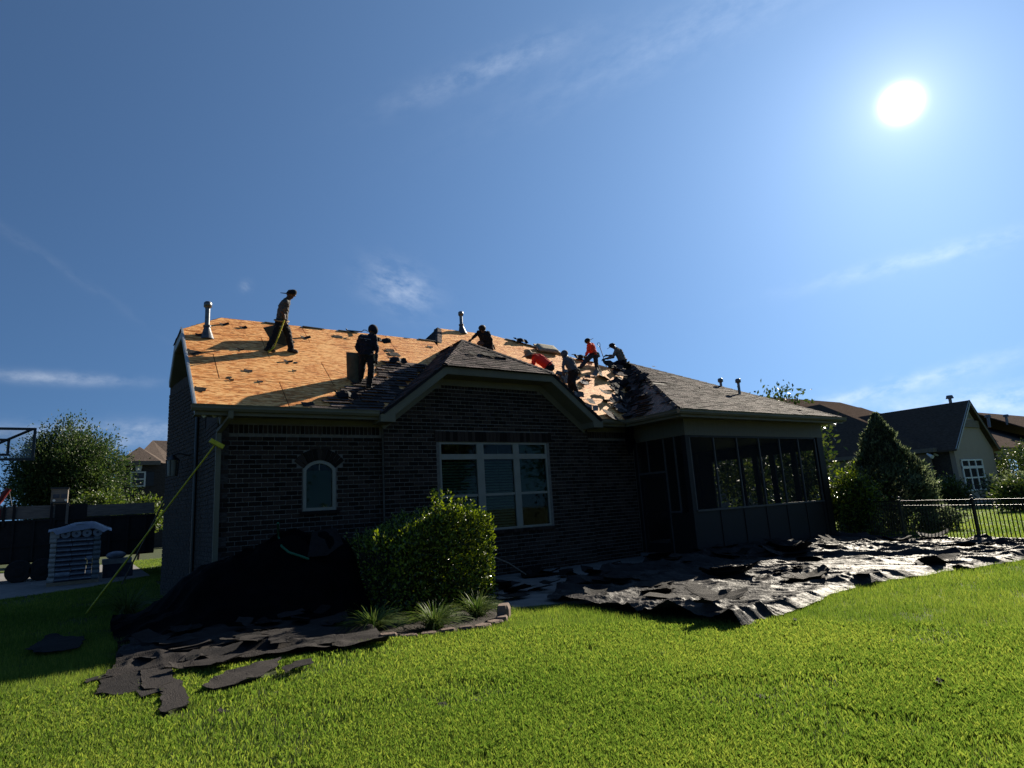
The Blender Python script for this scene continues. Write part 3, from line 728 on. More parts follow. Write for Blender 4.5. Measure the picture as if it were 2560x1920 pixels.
# shingles still on the main slope beside the left valley, ragged at the edge
def left_keep(c, u, v):
    vx = 5.31 + (c[1] - 13.05) * 3.26 / 3.07                  # valley line
    e = 1.42 - .12 * (c[1] - 13) + .5 * (fbm(np.array(c[1] * 2.2), np.array(c[0] * .7), 4, 3) - .45)
    return vx - e < c[0] < vx + .05 and c[1] < 15.25
shingles(PM, [(3.4, 13.03), (8.5, 13.03), (8.5, 15.4), (3.4, 15.4)], .15, .31, keep=left_keep, lift=.035, k=.004)
def valley_keep(c, u, v):                                       # lower part of the porch's left slope
    vy = 13.07 + .869 * (c[0] - 12.9)
    d = (vy - c[1])
    e = 2.07 * (1 - (c[0] - 12.9) / 4.2) * .5 + .55 * (fbm(np.array(c[0] * 2.4), np.array(c[1] * 2.4), 8, 3) - .35)
    return d < e and c[0] < 16.1
shingles(PPL, [(12.9, 11.02), (16.9, 16.48), (12.9, 13.06)], .15, .33, keep=valley_keep, lift=.06, k=.004)
shingles(PPL, [(12.9, 11.02), (16.9, 16.48), (12.9, 13.06)], .15, .33, keep=lambda c, u, v: random.random() < .8 and (c[1] - (11 + (c[0] - 12.9) * 1.37)) < .16 + .1 * math.sin(c[0] * 9), lift=.04, k=.004)
# left hip of the high roof and the little hip of the left gable
PH = Plane((1.57, 15.93, 6.25), (1, 0), .66); shingles(PH, [(1.55, 15.93), (2.54, 16.73), (1.55, 17.53)], .15, .3)
SH.sort(key=lambda s: math.dist(tuple(s[2]), tuple(EYE)) + (4 if s[2][0] > 11.8 and s[2][1] < 13 and s[2][0] < 13 else 0))
fieldm = MB()
for i, (pts, off, c) in enumerate(SH):
    if i < 300: MB().prism(pts, off).build('shingle', 'shingle', roof_o)
    else: fieldm.prism(pts, off)
stuff(fieldm.build('shingle_field', 'shingle', roof_o))
# west face of the taller roof, ridge and hip caps, drip edges
MB().prism([(8.75, 16.72, 6.89), (9.25, 17.65, 7.635), (8.1, 18.2, 6.0), (8.0, 16.8, 6.6)], (.04, .02, -.02)).build('hip_face', 'shingle', roof_o)
def caps(p0, p1, step, m='shingle', w=.13, up=.02, skip=0., n1=None, n2=None):
    p0, p1 = V3(*p0), V3(*p1); d = p1 - p0; L_ = np.linalg.norm(d); d /= L_; s_ = np.cross(d, (0, 0, 1.)); s_ /= np.linalg.norm(s_); q = 0
    while q < L_:
        if random.random() >= skip:
            c = p0 + d * q; a = c + V3(0, 0, up + .014); e = c + d * step * 1.15 + V3(0, 0, up)
            dr = V3(0, 0, -w * .55); ww = w * random.uniform(.9, 1.1)
            mb = MB(); th = V3(0, 0, -.008)
            mb.prism([a, e, e + s_ * ww + dr, a + s_ * ww + dr], th); mb.prism([a, a - s_ * ww + dr, e - s_ * ww + dr, e], th)
            mb.build('ridge_cap', m, roof_o)
        q += step
caps((9.25, 17.65, 7.62), (8.75, 16.73, 6.9), .15)
caps((12.9, 11., 3.96), (16.8, 16.35, 6.68), .2, skip=.25, w=.1)
caps((20.95, 11., 3.96), (16.95, 16.4, 6.7), .3, w=.1)
caps((6.91, 12.9, 5.15), (8.57, 14.86, 6.41), .16, w=.09); caps((10.23, 12.9, 5.15), (8.57, 14.86, 6.41), .16, w=.09); caps((8.57, 14.9, 6.41), (8.57, 16.0, 6.41), .18, skip=.3)
caps((16.2, 15.83, 6.2), (11.4, 17.62, 7.6), .3, skip=.5, w=.08, m='felt')
caps((2.6, 16.73, 6.88), (8.2, 16.73, 6.88), .5, skip=.72, w=.07, m='torn_shingle')
MB().prism([(1.545, 13.0, 3.93), (1.575, 13.0, 3.93), (1.575, 15.93, 6.28), (1.545, 15.93, 6.28)], (0, 0, .025)).build('drip_edge', 'metal_edge', roof_o)
# wall and hip flashing strip lying on the left gable slope
a, b = PGL.at(-.45, .25, .03), PGL.at(-1.75, 1.45, .03)
MB().tube([a, b], .012, 6).build('flashing_strip', 'metal_edge', roof_o)

# ---- flues
def flue(base, height, r, name, label, boot=True, hat=1.65):
    e = empty(name, tuple(base)); tag(e, label, 'vent pipe')
    b = V3(*base)
    MB().tube([b + V3(0, 0, -.1), b + V3(0, 0, height)], r, 14).build('pipe', 'galvanised', e)
    MB().tube([b + V3(0, 0, height - .02), b + V3(0, 0, height + .015), b + V3(0, 0, height + .02), b + V3(0, 0, height + .12), b + V3(0, 0, height + .15)], [r * 1.1, r * 1.2, r * hat, r * hat, r * hat * .7], 14).build('cap', 'galvanised', e)
    if boot:
        MB().tube([b + V3(0, -.06, -.14), b + V3(0, -.05, -.06), b + V3(0, 0, .17), b + V3(0, 0, .21)], [r * 3.2, r * 2.5, r * 1.35, r * 1.25], 14).build('boot', 'lead_boot', e)
        MB().tube([b + V3(0, 0, .2), b + V3(0, 0, .24)], r * 1.6, 14).build('storm_collar', 'lead_boot', e)
    return e
p = PM.hit(517, 838); flue(p, (845 - 772) / F * ((p - EYE) @ FWD) * .98, .055, 'vent_pipe', 'tall galvanised vent pipe on the bare deck near the left gable')
p = PM.hit(1154, 828); flue(p, (832 - 792) / F * ((p - EYE) @ FWD), .055, 'vent_pipe', 'galvanised vent pipe just right of the raised ridge step')
for (px, py, top, dep, lb) in ((1804, 975, 956, 22.5, 'shorter round-capped vent pipe peeking over the porch roof'), (1850, 990, 957, 21.5, 'taller round-capped vent pipe peeking over the porch roof')):
    q0 = at_depth(px, py, dep); q1 = at_depth(px - 3, top, dep); flue(q0, np.linalg.norm(q1 - q0), .045, 'vent_pipe', lb, False, 2.1)

# ---- screened porch
X0, X1, YF = 13.63, 20.5, 11.56
porch = MB(); porch.box(X0 - .1, X1 + .25, YF - .12, 16.99, -.05, .12); porch_o = porch.build('porch', 'concrete', house)
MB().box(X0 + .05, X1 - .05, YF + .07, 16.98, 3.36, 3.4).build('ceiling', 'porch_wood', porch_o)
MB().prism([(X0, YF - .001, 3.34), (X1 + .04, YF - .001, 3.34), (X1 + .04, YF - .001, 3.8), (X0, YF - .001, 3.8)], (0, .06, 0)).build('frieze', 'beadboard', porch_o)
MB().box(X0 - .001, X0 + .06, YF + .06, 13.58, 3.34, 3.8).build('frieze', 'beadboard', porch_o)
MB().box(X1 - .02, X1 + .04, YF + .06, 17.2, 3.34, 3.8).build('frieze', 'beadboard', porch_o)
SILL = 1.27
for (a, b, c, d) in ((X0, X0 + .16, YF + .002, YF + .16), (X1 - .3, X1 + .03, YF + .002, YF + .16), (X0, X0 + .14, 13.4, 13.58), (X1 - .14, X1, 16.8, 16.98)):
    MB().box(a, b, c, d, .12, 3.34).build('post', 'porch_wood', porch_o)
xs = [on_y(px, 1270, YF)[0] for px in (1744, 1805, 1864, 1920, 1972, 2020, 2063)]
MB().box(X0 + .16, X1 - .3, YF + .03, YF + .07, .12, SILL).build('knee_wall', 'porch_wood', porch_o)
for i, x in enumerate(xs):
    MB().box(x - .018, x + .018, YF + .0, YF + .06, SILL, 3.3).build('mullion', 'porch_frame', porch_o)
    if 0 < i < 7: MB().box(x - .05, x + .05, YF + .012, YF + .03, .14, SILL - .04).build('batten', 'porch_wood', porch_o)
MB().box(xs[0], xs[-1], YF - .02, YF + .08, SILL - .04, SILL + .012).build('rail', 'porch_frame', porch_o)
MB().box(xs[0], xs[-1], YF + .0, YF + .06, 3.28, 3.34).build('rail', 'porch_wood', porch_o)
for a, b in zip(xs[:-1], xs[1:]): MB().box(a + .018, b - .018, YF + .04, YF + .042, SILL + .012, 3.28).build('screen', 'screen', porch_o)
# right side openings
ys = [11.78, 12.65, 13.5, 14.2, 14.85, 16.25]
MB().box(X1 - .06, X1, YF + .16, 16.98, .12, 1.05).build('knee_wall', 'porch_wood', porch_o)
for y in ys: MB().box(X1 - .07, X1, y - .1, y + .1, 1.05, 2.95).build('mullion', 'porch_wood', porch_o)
MB().box(X1 - .068, X1, 16.35, 16.98, 1.05, 2.95).build('corner_panel', 'porch_wood', porch_o)
MB().box(X1 - .07, X1 - .021, YF + .16, 16.98, 2.95, 3.34).build('header', 'porch_wood', porch_o)
# left side: tall screens and the screen door
def side_z(px, py): return on_x(px, py, X0)
yA = side_z(1590, 1170)[1]; yB = side_z(1664, 1170)[1]; yC = side_z(1690, 1160)[1]; yM = side_z(1618, 1130)[1]
yA = min(yA, 13.45)
for y in (yA, yB, yC): MB().box(X0 - .004, X0 + .05, y - .02, y + .02, .12 if y != yC else SILL, 3.34).build('mullion', 'porch_frame', porch_o)
MB().box(X0 - .002, X0 + .05, yB + .02, yA - .02, 2.36, 2.42).build('rail', 'porch_frame', porch_o)
MB().box(X0 - .001, X0 + .05, yM - .015, yM + .015, 2.42, 3.34).build('mullion', 'porch_frame', porch_o)
MB().box(X0, X0 + .05, yC, yB, SILL - .04, SILL + .01).build('rail', 'porch_frame', porch_o)
MB().box(X0 + .012, X0 + .05, YF + .16, yB, .12, SILL - .04).build('knee_wall', 'porch_wood', porch_o)
MB().box(X0 + .02, X0 + .022, YF + .16, yA, SILL, 3.34).build('screen', 'screen', porch_o)
dr = MB(); dr.box(X0 + .01, X0 + .04, yB + .03, yB + .12, .14, 2.34); dr.box(X0 + .01, X0 + .04, yA - .12, yA - .03, .14, 2.34); dr.box(X0 + .012, X0 + .038, yB + .12, yA - .12, .14, .4); dr.box(X0 + .012, X0 + .038, yB + .12, yA - .12, 1.1, 1.2); dr.box(X0 + .012, X0 + .038, yB + .12, yA - .12, 2.24, 2.34)
dr.build('screen_door', 'porch_wood', porch_o)
MB().box(13.82, 20.4, 16.95, 16.98, .12, 3.36).build('back_wall', 'porch_wood', porch_o)
# crumpled dark cloth hanging in the roof corner beside the porch
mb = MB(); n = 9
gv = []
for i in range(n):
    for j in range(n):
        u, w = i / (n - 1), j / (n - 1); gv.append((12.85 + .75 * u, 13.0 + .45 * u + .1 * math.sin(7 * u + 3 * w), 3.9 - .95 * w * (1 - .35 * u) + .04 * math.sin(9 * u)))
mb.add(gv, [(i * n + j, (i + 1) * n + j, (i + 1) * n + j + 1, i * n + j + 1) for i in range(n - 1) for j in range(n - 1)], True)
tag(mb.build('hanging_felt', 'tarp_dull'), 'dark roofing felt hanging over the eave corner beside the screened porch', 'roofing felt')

# ---- flood lights, wall lantern
def flood(c, sgn, label):
    e = empty('flood_light', tuple(c)); tag(e, label, 'flood light'); c = V3(*c)
    MB().box(c[0] - .06, c[0] + .06, c[1] - .02, c[1] + .06, c[2] + .07, c[2] + .16).build('mount', 'bulb_white', e)
    for k in (-1, 1):
        a = c + V3(k * .04, -.02, .08); b_ = a + V3(k * .06 + sgn * .02, -.06, -.05)
        MB().tube([a, a * .6 + b_ * .4, b_], [.018, .032, .05], 12).build('lamp', 'bulb_white', e)
flood(on_y(524, 1044, 13.3), -1, 'white twin flood light under the left eave corner')
flood(on_y(2093, 1066, 11.5) - V3(.35, 0, 0), 1, 'white twin flood light under the right porch eave')
lc = on_x(431, 1169, 1.55)
e = empty('wall_lantern', tuple(lc)); tag(e, 'black wall lantern on the far left side wall', 'lantern')
MB().tube([lc + V3(0, 0, .3), lc + V3(0, 0, .18), lc + V3(0, 0, .17)], [.02, .15, .17], 6).build('lantern_top', 'black_metal', e)
MB().tube([lc + V3(0, 0, .17), lc + V3(0, 0, -.2)], [.13, .1], 6).build('lantern_glass', 'window_white', e)
for k in range(6):
    a = k * math.pi / 3; MB().tube([lc + V3(.135 * math.cos(a), .135 * math.sin(a), .17), lc + V3(.105 * math.cos(a), .105 * math.sin(a), -.2)], .01, 4).build('lantern_bar', 'black_metal', e)
MB().tube([lc + V3(0, 0, .28), lc + V3(.1, 0, .33), lc + V3(.5, 0, .25)], .02, 6).build('lantern_arm', 'black_metal', e)
# ================================================================ foliage
def leaves(name, P, size, m, parent=None, up=.3, out_c=None, aspect=.5, fold=.25):
    P = np.asarray(P); n = len(P); size = np.broadcast_to(size, n)
    D = rng.normal(size=(n, 3)); D[:, 2] += up
    if out_c is not None:
        o = P - np.asarray(out_c); o /= np.linalg.norm(o, axis=1)[:, None] + 1e-6; D = D * .8 + o * .9
    D /= np.linalg.norm(D, axis=1)[:, None]
    S = np.cross(D, rng.normal(size=(n, 3))); S /= np.linalg.norm(S, axis=1)[:, None] + 1e-6
    Nn = np.cross(D, S); s = size[:, None]
    V = np.stack([P, P + D * s * .5 + S * s * aspect * .5 + Nn * s * fold * .3, P + D * s, P + D * s * .5 - S * s * aspect * .5 + Nn * s * fold * .3], 1)
    b = (np.arange(n) * 4)[:, None]
    T = np.concatenate([b + np.array([[0, 1, 2]]), b + np.array([[0, 2, 3]])], 1).reshape(-1, 3)
    return link(name, np_mesh(name, V.reshape(-1, 3), T, m), parent)
def clumps(c, rad, nc, per, cr, inner=.35, flat=1.):
    c = np.array(c); rad = np.array(rad)
    d = rng.normal(size=(nc, 3)); d /= np.linalg.norm(d, axis=1)[:, None]
    rr = (inner + (1 - inner) * rng.random(nc) ** .6)[:, None]
    C = c + d * rr * rad * (1 + .16 * rng.normal(size=(nc, 1)))
    P = np.repeat(C, per, 0) + rng.normal(size=(nc * per, 3)) * cr * np.array([1, 1, flat]); return C, P
def tree(name, label, base, hgt, rad, crown_c, m, nc, per, cr, leaf, cat='tree', tr=.16, group=None, inner=.3, limbs=14, trunk_m='bark'):
    e = empty(name, tuple(base)); tag(e, label, cat, group); b = V3(*base); cc = V3(*crown_c)
    C, P = clumps(cc, rad, nc, per, cr, inner)
    P = P[P[:, 2] > b[2] + .1]
    mb = MB(); top = cc + V3(0, 0, rad[2] * .3)
    mb.tube([b, b * .6 + top * .4 + V3(.1, .05, 0), top], [tr, tr * .75, tr * .2], 8)
    for k in rng.choice(len(C), min(limbs, len(C)), False):
        st = b + (top - b) * rng.uniform(.3, .85); mid = (st + C[k]) / 2 + V3(0, 0, .15 * hgt * .1)
        mb.tube([st, mid, C[k]], [tr * .4, tr * .25, tr * .06], 5)
    mb.build('trunk', trunk_m, e)
    leaves('crown', P, leaf * rng.uniform(.6, 1.3, len(P)), m, e, .2, cc)
    return e

# the clipped hedge by the bed
def hedge():
    e = empty('hedge', (4.9, 11.2, 0)); tag(e, 'tall dense evergreen hedge with sunlit right edge in front of the big window', 'hedge')
    n = 170000; x = rng.uniform(4.2, 6.2, n); y = rng.uniform(9.9, 12.7, n); z = rng.uniform(.05, 2.0, n)
    lump = .22 * (fbm(x * 1.6, y * 1.6, 5, 3) - .5)
    top = 1.2 + .42 * np.clip((x - 4.3) / 1.2, 0, 1) + .16 * np.exp(-((x - 5.4) / .3) ** 2 - ((y - 10.3) / .45) ** 2) + lump - .22 * np.clip((4.6 - x) / .5, 0, 1) ** 2
    ex = np.maximum(np.abs(x - 5.24) / .96, np.abs(y - 11.3) / 1.38) + .14 * (fbm(z * 2.2, (x + y) * 1.4, 2, 3) - .5)
    edge = np.minimum(top - z, np.minimum(1.25 * (1 - ex), 9))
    ok = (edge > 0) & (rng.random(n) < np.exp(-edge / .2) * 1.2)
    P = np.stack([x, y, z], 1)[ok]
    # upright shoots
    sp = []
    for k in range(110):
        sx, sy = rng.uniform(4.1, 6.1), rng.uniform(9.95, 12.4); h0 = 1.2 + .42 * np.clip((sx - 4.3) / 1.2, 0, 1); L_ = rng.uniform(.08, .26)
        if k < 20: sx, sy, L_ = rng.uniform(5.1, 5.5), rng.uniform(10.0, 10.4), rng.uniform(.3, .55); 
        elif k < 36: sx, sy, L_ = rng.uniform(5.75, 6.08), rng.uniform(10.0, 10.6), rng.uniform(.15, .4)
        for q in range(int(L_ * 70)): sp.append((sx + rng.normal() * .02, sy + rng.normal() * .02, h0 - .06 + rng.random() * L_))
    # side sprays on the sunlit end
    for k in range(60):
        z0 = rng.uniform(.3, 1.7); y0 = rng.uniform(9.95, 11.2)
        for q in range(14): sp.append((6.08 + rng.random() * .16, y0 + rng.normal() * .03, z0 + rng.normal() * .035))
    P = np.concatenate([P, np.array(sp)])
    leaves('foliage', P, .062 * rng.uniform(.6, 1.3, len(P)), 'leaf_hedge', e, .5, (4.8, 11.3, .4), .55, .35)
    MB().box(4.3, 5.6, 10.45, 12.3, .05, 1.0).build('inner_shade', 'mulch', e)  # dark box added inside the hedge to block light between the leaves
    mb = MB()
    for k in range(9):
        a = V3(rng.uniform(4.3, 5.7), rng.uniform(10.4, 12), 0); mb.tube([a, a + V3(rng.normal() * .1, rng.normal() * .1, .7), a + V3(rng.normal() * .25, rng.normal() * .25, 1.35)], [.03, .022, .008], 6)
    mb.build('stems', 'bark', e)
hedge()
def strap_clump(name, label, base, n, ln, m, group=None, wid=.008):
    V = []; T = []
    for k in range(n):
        a = rng.random() * 2 * math.pi; L_ = ln * rng.uniform(.55, 1.15); out = rng.uniform(.35, 1.05); w = wid * rng.uniform(.7, 1.3)
        b = V3(*base) + V3(math.cos(a), math.sin(a), 0) * rng.random() * .12; d = V3(math.cos(a), math.sin(a), 0); sd = V3(-math.sin(a), math.cos(a), 0); i0 = len(V)
        for s in range(7):
            t = s / 6; p = b + d * L_ * out * (t ** 1.3) + V3(0, 0, L_ * (1.15 - .35 * out) * (t - .85 * out * t * t)); ww = w * (1 - t ** 3 * .85)
            V += [p - sd * ww, p + sd * ww + V3(0, 0, .003)]
            if s: T += [(i0 + 2 * s - 2, i0 + 2 * s - 1, i0 + 2 * s + 1, i0 + 2 * s)]
    o = link(name, np_mesh(name, np.array(V), np.array(T), m)); tag(o, label, 'plant', group); return o
strap_clump('liriope_plant', 'grassy strap-leaf clump at the sunny tip of the bed beside the corner stone', (5.2, 8.95, .01), 420, .5, 'leaf_liriope', wid=.0065)
strap_clump('liriope_plant', 'grassy strap-leaf clump in the middle of the bed front', (4.25, 8.55, .01), 460, .52, 'leaf_liriope', wid=.0065)
strap_clump('liriope_plant', 'shaded grassy strap-leaf clump at the left of the bed front', (3.55, 9.15, .01), 380, .55, 'leaf_liriope', wid=.0065)
strap_clump('ornamental_grass', 'dark ornamental grass clump in the shade left of the house', (.75, 15.1, .0), 260, 1.0, 'leaf_liriope', wid=.006)
def stones():
    e = empty('stone_edging', (4.2, 8.1, 0)); tag(e, 'curved edging of small flat stones around the planting bed', 'stone edging')
    path = [(1.9, 9.85), (2.6, 9.05), (3.1, 8.62), (3.6, 8.28), (4.1, 8.05), (4.65, 7.97), (5.1, 8.12), (5.38, 8.45)]
    acc = 0.; pts = []
    for a, b in zip(path[:-1], path[1:]):
        L_ = math.dist(a, b); k = 0
        while acc + k * .27 < L_: t = (acc + k * .27) / L_; pts.append((a[0] + (b[0] - a[0]) * t, a[1] + (b[1] - a[1]) * t, math.atan2(b[1] - a[1], b[0] - a[0]))); k += 1
        acc = acc + k * .27 - L_
    for i, (x, y, an) in enumerate(pts):
        last = i >= len(pts) - 1; s = 1.35 if last else 1
        mb = MB(); hw, hd, hz = .125 * s * random.uniform(.85, 1.05), .075 * s * random.uniform(.85, 1.2), .045 * s * random.uniform(.8, 1.3)
        if last: hz = .12
        c, sn = math.cos(an), math.sin(an); ring = []
        for z, sc in ((0, 1), (hz * 1.3, 1.03), (hz * 1.8, .88)):
            for q in range(8):
                t = q * math.pi / 4 + .3; px_, py_ = hw * sc * math.copysign(abs(math.cos(t)) ** .5, math.cos(t)) * random.uniform(.92, 1.06), hd * sc * math.copysign(abs(math.sin(t)) ** .5, math.sin(t)) * random.uniform(.9, 1.08)
                ring.append((x + px_ * c - py_ * sn, y + px_ * sn + py_ * c, z - .01 + random.uniform(-.006, .006)))
        mb.add(ring, [(i_ * 8 + q, i_ * 8 + (q + 1) % 8, i_ * 8 + 8 + (q + 1) % 8, i_ * 8 + 8 + q) for i_ in range(2) for q in range(8)] + [tuple(range(16, 24))]); mb.build('stone', 'stone', e)
stones()

# trees and shrubs
ctr = at_depth(195, 1165, 50)
tree('broadleaf_tree', 'large round-crowned dark green tree beyond the driveway at left', (ctr[0], ctr[1], 0), 11, (3.45, 3.45, 4.0), (ctr[0] - .5, ctr[1], 5.9), 'leaf_tree', 800, 110, .4, .2, tr=.3)
c2 = at_depth(250, 1225, 40); tree('young_tree', 'light green young tree below the big tree and left of the far house', (c2[0], c2[1], 0), 4, (1.5, 1.4, 1.1), (c2[0], c2[1], 2.9), 'leaf_bright', 120, 55, .28, .22, tr=.08)
c2 = at_depth(355, 1220, 36); tree('young_tree', 'light green young tree in front of the far house window', (c2[0], c2[1], 0), 4, (.8, .8, .9), (c2[0], c2[1], 2.5), 'leaf_bright', 60, 55, .24, .2, tr=.07)
def conifer(base, hgt, rad):
    e = empty('conifer', tuple(base)); tag(e, 'tall pointed evergreen conifer behind the metal fence', 'conifer'); n = 42000
    t = rng.random(n) ** .75; z = hgt * (1 - t); a = rng.random(n) * 2 * math.pi
    R = rad * (t ** .9) * (1 + .62 * (fbm(a * 2.2, z * 2.6, 6, 3) - .5) * 2) * (1 - .25 * np.clip((t - .85) / .15, 0, 1)); r = R * (1 - .35 * rng.random(n) ** 2.2)
    spr = rng.random(n) < .22; r = np.where(spr, R * (1 + .28 * vnoise(a * 9, z * 7, 4) ** 2), r)
    P = np.stack([base[0] + r * np.cos(a), base[1] + r * np.sin(a), z + .05], 1)
    leaves('crown', P, .13 * rng.uniform(.6, 1.5, n), 'leaf_conifer', e, .75, (base[0], base[1], hgt * .2), .35, .3)
    MB().tube([base, (base[0], base[1], hgt * .95)], [.1, .02], 8).build('trunk', 'bark', e)
cb = on_z(2222, 1335); cb = V3(cb[0] + 1.3, cb[1] + .6, 0); d0 = (cb - EYE) @ FWD
conifer(cb + V3(.25, -.1, 0), (at_depth(2140, 1040, d0 + .3)[2]), 1.95)
sb = V3(21.35, 11.4, 0)
tree('shrub', 'rounded dark shrub between the porch corner and the fence', sb, 2, (.72, .75, 1.0), (21.5, 11.35, 1.05), 'leaf_hedge', 200, 70, .14, .09, 'shrub', .04, inner=.5, limbs=6)
tree('magnolia_tree', 'glossy-leaved tree whose top sprigs show over the porch roof', (25.2, 17.2, 0), 6.5, (2.6, 2.6, 2.5), (25.2, 17.2, 3.5), 'leaf_magnolia', 190, 40, .28, .22, tr=.12, inner=.45)
tree('magnolia_tree', 'glossy-leaved small tree beside the right end of the porch', (22.9, 13.9, 0), 4, (.9, 1.0, 1.5), (22.9, 13.9, 2.4), 'leaf_magnolia', 60, 34, .22, .2, tr=.07, inner=.4)

# ================================================================ tarps and litter
def grid_sheet(name, nu, nv, fn, m, smooth=True):
    u, v = np.meshgrid(np.linspace(0, 1, nu), np.linspace(0, 1, nv), indexing='ij'); V = fn(u, v).reshape(-1, 3)
    i, j = np.meshgrid(np.arange(nu - 1), np.arange(nv - 1), indexing='ij'); b = (i * nv + j).ravel()
    T = np.stack([b, b + nv, b + nv + 1, b + 1], 1); return link(name, np_mesh(name, V, T, m, smooth))
def poly_eval(pts, t):
    pts = np.array(pts); s = np.concatenate([[0], np.cumsum(np.linalg.norm(np.diff(pts, axis=0), axis=1))]); s /= s[-1]
    return np.interp(t, s, pts[:, 0]), np.interp(t, s, pts[:, 1])
def ridge(x, y, s): return (1 - np.abs(2 * vnoise(x, y, s) - 1)) ** 2.2
NEAR = [(6.75, 5.2), (8.3, 5.4), (9.7, 5.75), (11.6, 5.75), (13.6, 5.4), (15.7, 4.95), (17.6, 4.6)]
FAR = [(6.7, 9.1), (8.0, 10.3), (10, 11.2), (12, 11.35), (14, 11.4), (17, 11.4), (20.6, 11.3)]
def tarp_h(x, y):
    wx = x + .55 * fbm(x * .9, y * .9, 21, 3); wy = y + .55 * fbm(x * .9, y * .9, 22, 3)
    q = wx * .86 + wy * .5; p = -wx * .5 + wy * .86              # across and along the folds
    hgt = .14 * ridge(q * .9, p * .45, 31) ** 2 + .095 * ridge(q * 2.0 + 9, p * .7, 33) ** 1.5 + .06 * ridge(q * 4.2, p * 1.4 + 3, 35) + .045 * ridge(q * 7.5, p * 2.3 + 7, 38) + .022 * ridge(q * 13, p * 5 + 3, 36) + .008 * ridge(wx * 17, wy * 17, 37)
    return .015 + hgt * (.35 + 1.0 * vnoise(x * .45, y * .45, 40))
def tarp_fn(u, v):
    nx, ny = poly_eval(NEAR, u.ravel()); fx, fy = poly_eval(FAR, u.ravel()); nx, ny, fx, fy = [q.reshape(u.shape) for q in (nx, ny, fx, fy)]
    x = nx + (fx - nx) * v; y = ny + (fy - ny) * v
    ej = np.clip(1 - np.minimum(v, np.minimum(u, 1 - u) * 2) / .06, 0, 1)
    y = y + ej * .28 * (fbm(x * 1.3, y * .1, 51, 3) - .5); x = x + ej * .2 * (fbm(y * 1.5, x * .1, 52, 3) - .5)
    z = tarp_h(x, y); z = z * (1 - .75 * np.clip(1 - v / .03, 0, 1)) + .05 * np.exp(-((v - .05) / .03) ** 2) * vnoise(x * 2, y, 5)
    return np.stack([x, y, z], -1)
tag(grid_sheet('tarp', 520, 260, tarp_fn, 'tarp'), 'large crumpled black plastic tarp spread on the lawn right of the bed', 'tarp')
# tarp heaped against the wall under the arched window
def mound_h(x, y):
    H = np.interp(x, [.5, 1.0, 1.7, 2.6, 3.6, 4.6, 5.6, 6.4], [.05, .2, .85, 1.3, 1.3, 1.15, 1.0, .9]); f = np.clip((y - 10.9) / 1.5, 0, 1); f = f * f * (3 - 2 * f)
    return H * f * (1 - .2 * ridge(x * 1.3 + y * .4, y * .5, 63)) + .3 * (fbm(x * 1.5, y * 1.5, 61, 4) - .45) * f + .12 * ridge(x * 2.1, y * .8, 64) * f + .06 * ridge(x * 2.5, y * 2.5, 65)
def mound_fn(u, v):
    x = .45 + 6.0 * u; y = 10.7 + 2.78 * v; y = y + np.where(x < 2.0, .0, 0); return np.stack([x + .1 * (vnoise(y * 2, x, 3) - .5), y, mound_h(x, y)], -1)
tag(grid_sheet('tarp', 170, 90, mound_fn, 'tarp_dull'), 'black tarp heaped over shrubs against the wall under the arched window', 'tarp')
LT = [(.35, 10.6), (1.15, 8.35), (2.5, 7.75), (3.5, 9.2), (3.0, 11.2), (1.2, 11.6)]
def lit_fn(u, v):
    x = .3 + 3.0 * u + .35 * v; y = 8.9 - 1.0 * u + 2.6 * v; x = x + .15 * (fbm(y * 2, x, 71, 2) - .5); y = y + .2 * (fbm(x * 2, y, 72, 2) - .5)
    return np.stack([x, y, .03 + .08 * ridge(x * .9 + y * .5, y * 1.7, 75) + .035 * ridge(x * 3, y * 3, 76) + .03 * ridge(x * 1.2 + y * .6, y * 6, 77)], -1)
tag(grid_sheet('roofing_felt', 120, 90, lit_fn, 'torn_shingle'), 'wide brownish sheet of old roofing felt on the grass left of the bed', 'roofing felt')
def torn_sheet(name, poly, z, amp, m, label, cat, group=None, seed=0, th=.008, tilt=(0, 0)):
    """irregular thin sheet with ragged edge and bends"""
    P = np.array(poly, float); E = []
    for i in range(len(P)):
        a, b = P[i], P[(i + 1) % len(P)]; L_ = np.linalg.norm(b - a); k = max(2, int(L_ / .06))
        for t in range(k): E.append(a + (b - a) * t / k + rng.normal(size=2) * .012)
    E = np.array(E); c = E.mean(0); n = len(E); V = []; rings = [.0, .3, .55, .78, .92, 1.0]
    for r in rings[1:]:
        q = c + (E - c) * r; zz = z + amp * (fbm(q[:, 0] * 2.3 + seed, q[:, 1] * 2.3, 80 + seed, 3) - .3) + .07 * r ** 4 * np.clip(fbm(q[:, 0] * 4 + seed, q[:, 1] * 4, 90 + seed, 2) - .35, 0, 1) + tilt[0] * (q[:, 0] - c[0]) + tilt[1] * (q[:, 1] - c[1])
        V.append(np.stack([q[:, 0], q[:, 1], zz], 1))
    V = np.concatenate([[[c[0], c[1], V[0][:, 2].mean()]]] + V); nv = len(V); T = []
    for i in range(n):
        T.append((0, 1 + i, 1 + (i + 1) % n, 1 + (i + 1) % n))
        for r in range(len(rings) - 2): T.append((1 + r * n + i, 1 + (r + 1) * n + i, 1 + (r + 1) * n + (i + 1) % n, 1 + r * n + (i + 1) % n))
    f = [tuple(dict.fromkeys(t)) for t in T]; mb = MB(); mb.add(V, f, False); mb.add(V - np.array([0, 0, th]), [t[::-1] for t in f], False)
    o0 = 1 + (len(rings) - 2) * n; mb.add(np.concatenate([V[o0:], V[o0:] - np.array([0, 0, th])]), [(i, n + i, n + (i + 1) % n, (i + 1) % n) for i in range(n)])
    return tag(mb.build(name, m), label, cat, group)
G = lambda *pp: [tuple(on_z(*p)[:2]) for p in pp]
